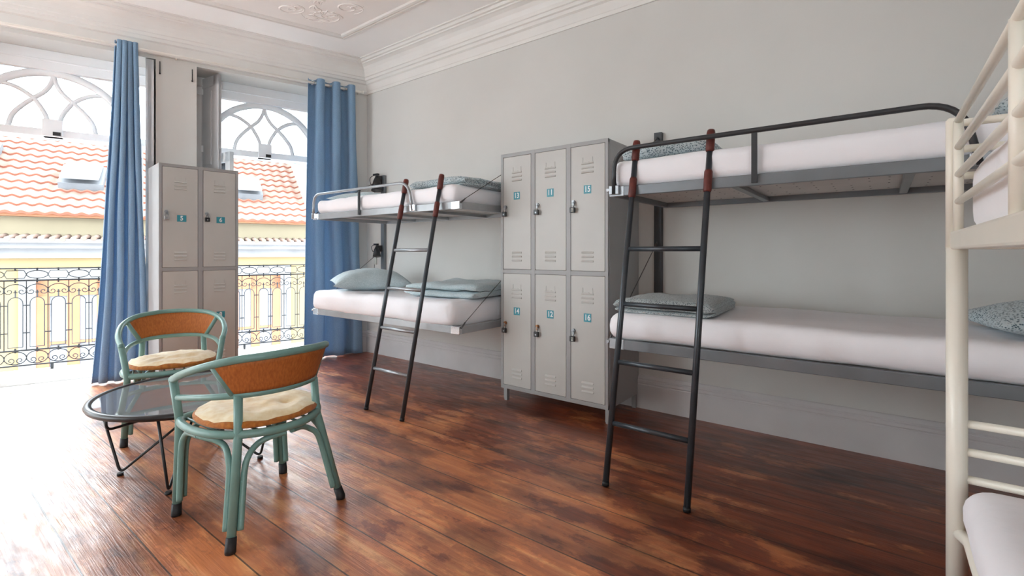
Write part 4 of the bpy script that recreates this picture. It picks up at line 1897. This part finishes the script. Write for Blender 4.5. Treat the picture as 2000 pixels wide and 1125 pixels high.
for k, (fx, fy) in enumerate(feet):
    a_ = math.atan2(fy, fx)
    rim = Vector((.405 * math.cos(a_ - .04), .405 * math.sin(a_ - .04), .372))
    foot = Vector((fx, fy, .008))
    inn = Vector((-fx * .15, -fy * .15, .312))
    mb = MB()
    mb.tube(fillet([rim, foot + Vector((0, 0, .004)), inn], .03, 6), .0065, 8)
    lg = mb.build('leg', M['black'], tb)
    mb = MB()
    mb.tube([(fx, fy, .0005), (fx, fy, .012)], .014, 10)
    mb.build('foot_pad', M['rubber'], lg)
for a_ in (math.radians(195), math.radians(105)):
    c, s_ = math.cos(a_), math.sin(a_)
    mb = MB()
    mb.tube(fillet([(.405 * c, .405 * s_, .373), (.405 * c, .405 * s_, .312), (-.405 * c, -.405 * s_, .312), (-.405 * c, -.405 * s_, .373)], .03, 6), .006, 8)
    mb.build('cross_bar', M['black'], tb)

# ------------------------------------------------------------------ cream metal bunk at the right edge
BX, BY = .168, 1.830
cb = thing('bunk_bed', 'cream painted metal bunk bed at the right edge of the picture', 'bunk bed', (BX, BY, 0))
C_ = M['cream']
BW, BL = .92, 2.02
RP = .0235


def CP_(x, y, z):
    return Vector((x, y, z))


for (x, y) in ((0, 0), (BW, 0), (0, -BL), (BW, -BL)):
    mb = MB()
    mb.tube([CP_(x, y, .0), CP_(x, y, 1.13)], RP, 16)
    p = mb.build('post', C_, cb)
    mb = MB()
    mb.tube([CP_(x - .008, y + .006, 1.12), CP_(x - .008, y + .006, 1.488), CP_(x - .008, y + .006, 1.495)], [.0155, .0155, .010], 12)
    mb.build('end_rail_post', C_, cb)
# beams of the upper bunk
for x in (0, BW):
    mb = MB()
    mb.box(CP_(x, -BL / 2, 1.150), (.030, BL, .050))
    mb.build('side_beam', C_, cb, bevel=.006)
for y in (0, -BL):
    mb = MB()
    mb.box(CP_(BW / 2, y, 1.150), (BW, .030, .050))
    mb.build('end_beam', C_, cb, bevel=.006)
# guard rails, four horizontals between uprights
for x in (0, BW):
    g0_, g1_ = -.035, (-1.25 if x == 0 else -BL + .03)
    for z in (1.478, 1.405, 1.330, 1.256):
        mb = MB()
        mb.tube([CP_(x, g0_, z), CP_(x, g1_, z)], .0092, 12)
        mb.build('guard_rail', C_, cb)
    for y in (g0_, -.765, g1_):
        mb = MB()
        mb.tube([CP_(x, y, 1.165), CP_(x, y, 1.478)], .0115, 12)
        mb.build('guard_upright', C_, cb)
for y in (0, -BL):
    for z in (1.478, 1.405, 1.330):
        mb = MB()
        mb.tube([CP_(0, y, z), CP_(BW, y, z)], .0105, 12)
        mb.build('end_rail', C_, cb)
    for z in (.640, .562, .486):
        mb = MB()
        mb.tube([CP_(0, y, z), CP_(BW, y, z)], .0115, 12)
        mb.build('end_rail', C_, cb)
for sx, x in ((1, 0), (-1, BW)):
    mb = MB()
    mb.tube([CP_(x, 0, .335), CP_(x + sx * .022, -.06, .335), CP_(x + sx * .03, -BL + .06, .335), CP_(x, -BL, .335)], .0165, 12)
    mb.build('lower_side_rail', C_, cb)
mb = MB()
for k in range(12):
    mb.box(CP_(BW / 2, -.12 - k * .162, 1.160), (BW - .02, .05, .008))
mb.build('upper_slats', C_, cb)
mb = MB()
for k in range(12):
    mb.box(CP_(BW / 2, -.12 - k * .162, .332), (BW - .05, .05, .008))
mb.build('lower_slats', C_, cb)
for z, h, sd in ((1.168, .190, 31), (.350, .145, 41)):
    mb = soft_box(BW - (.05 if z > 1 else .01), BL - .06, h, .045 if z > 1 else .065, .032, .006, sd)
    o = mb.build('mattress', M['sheet'], cb)
    o.location = CP_(BW / 2 - .002, -BL / 2 - .0, z)
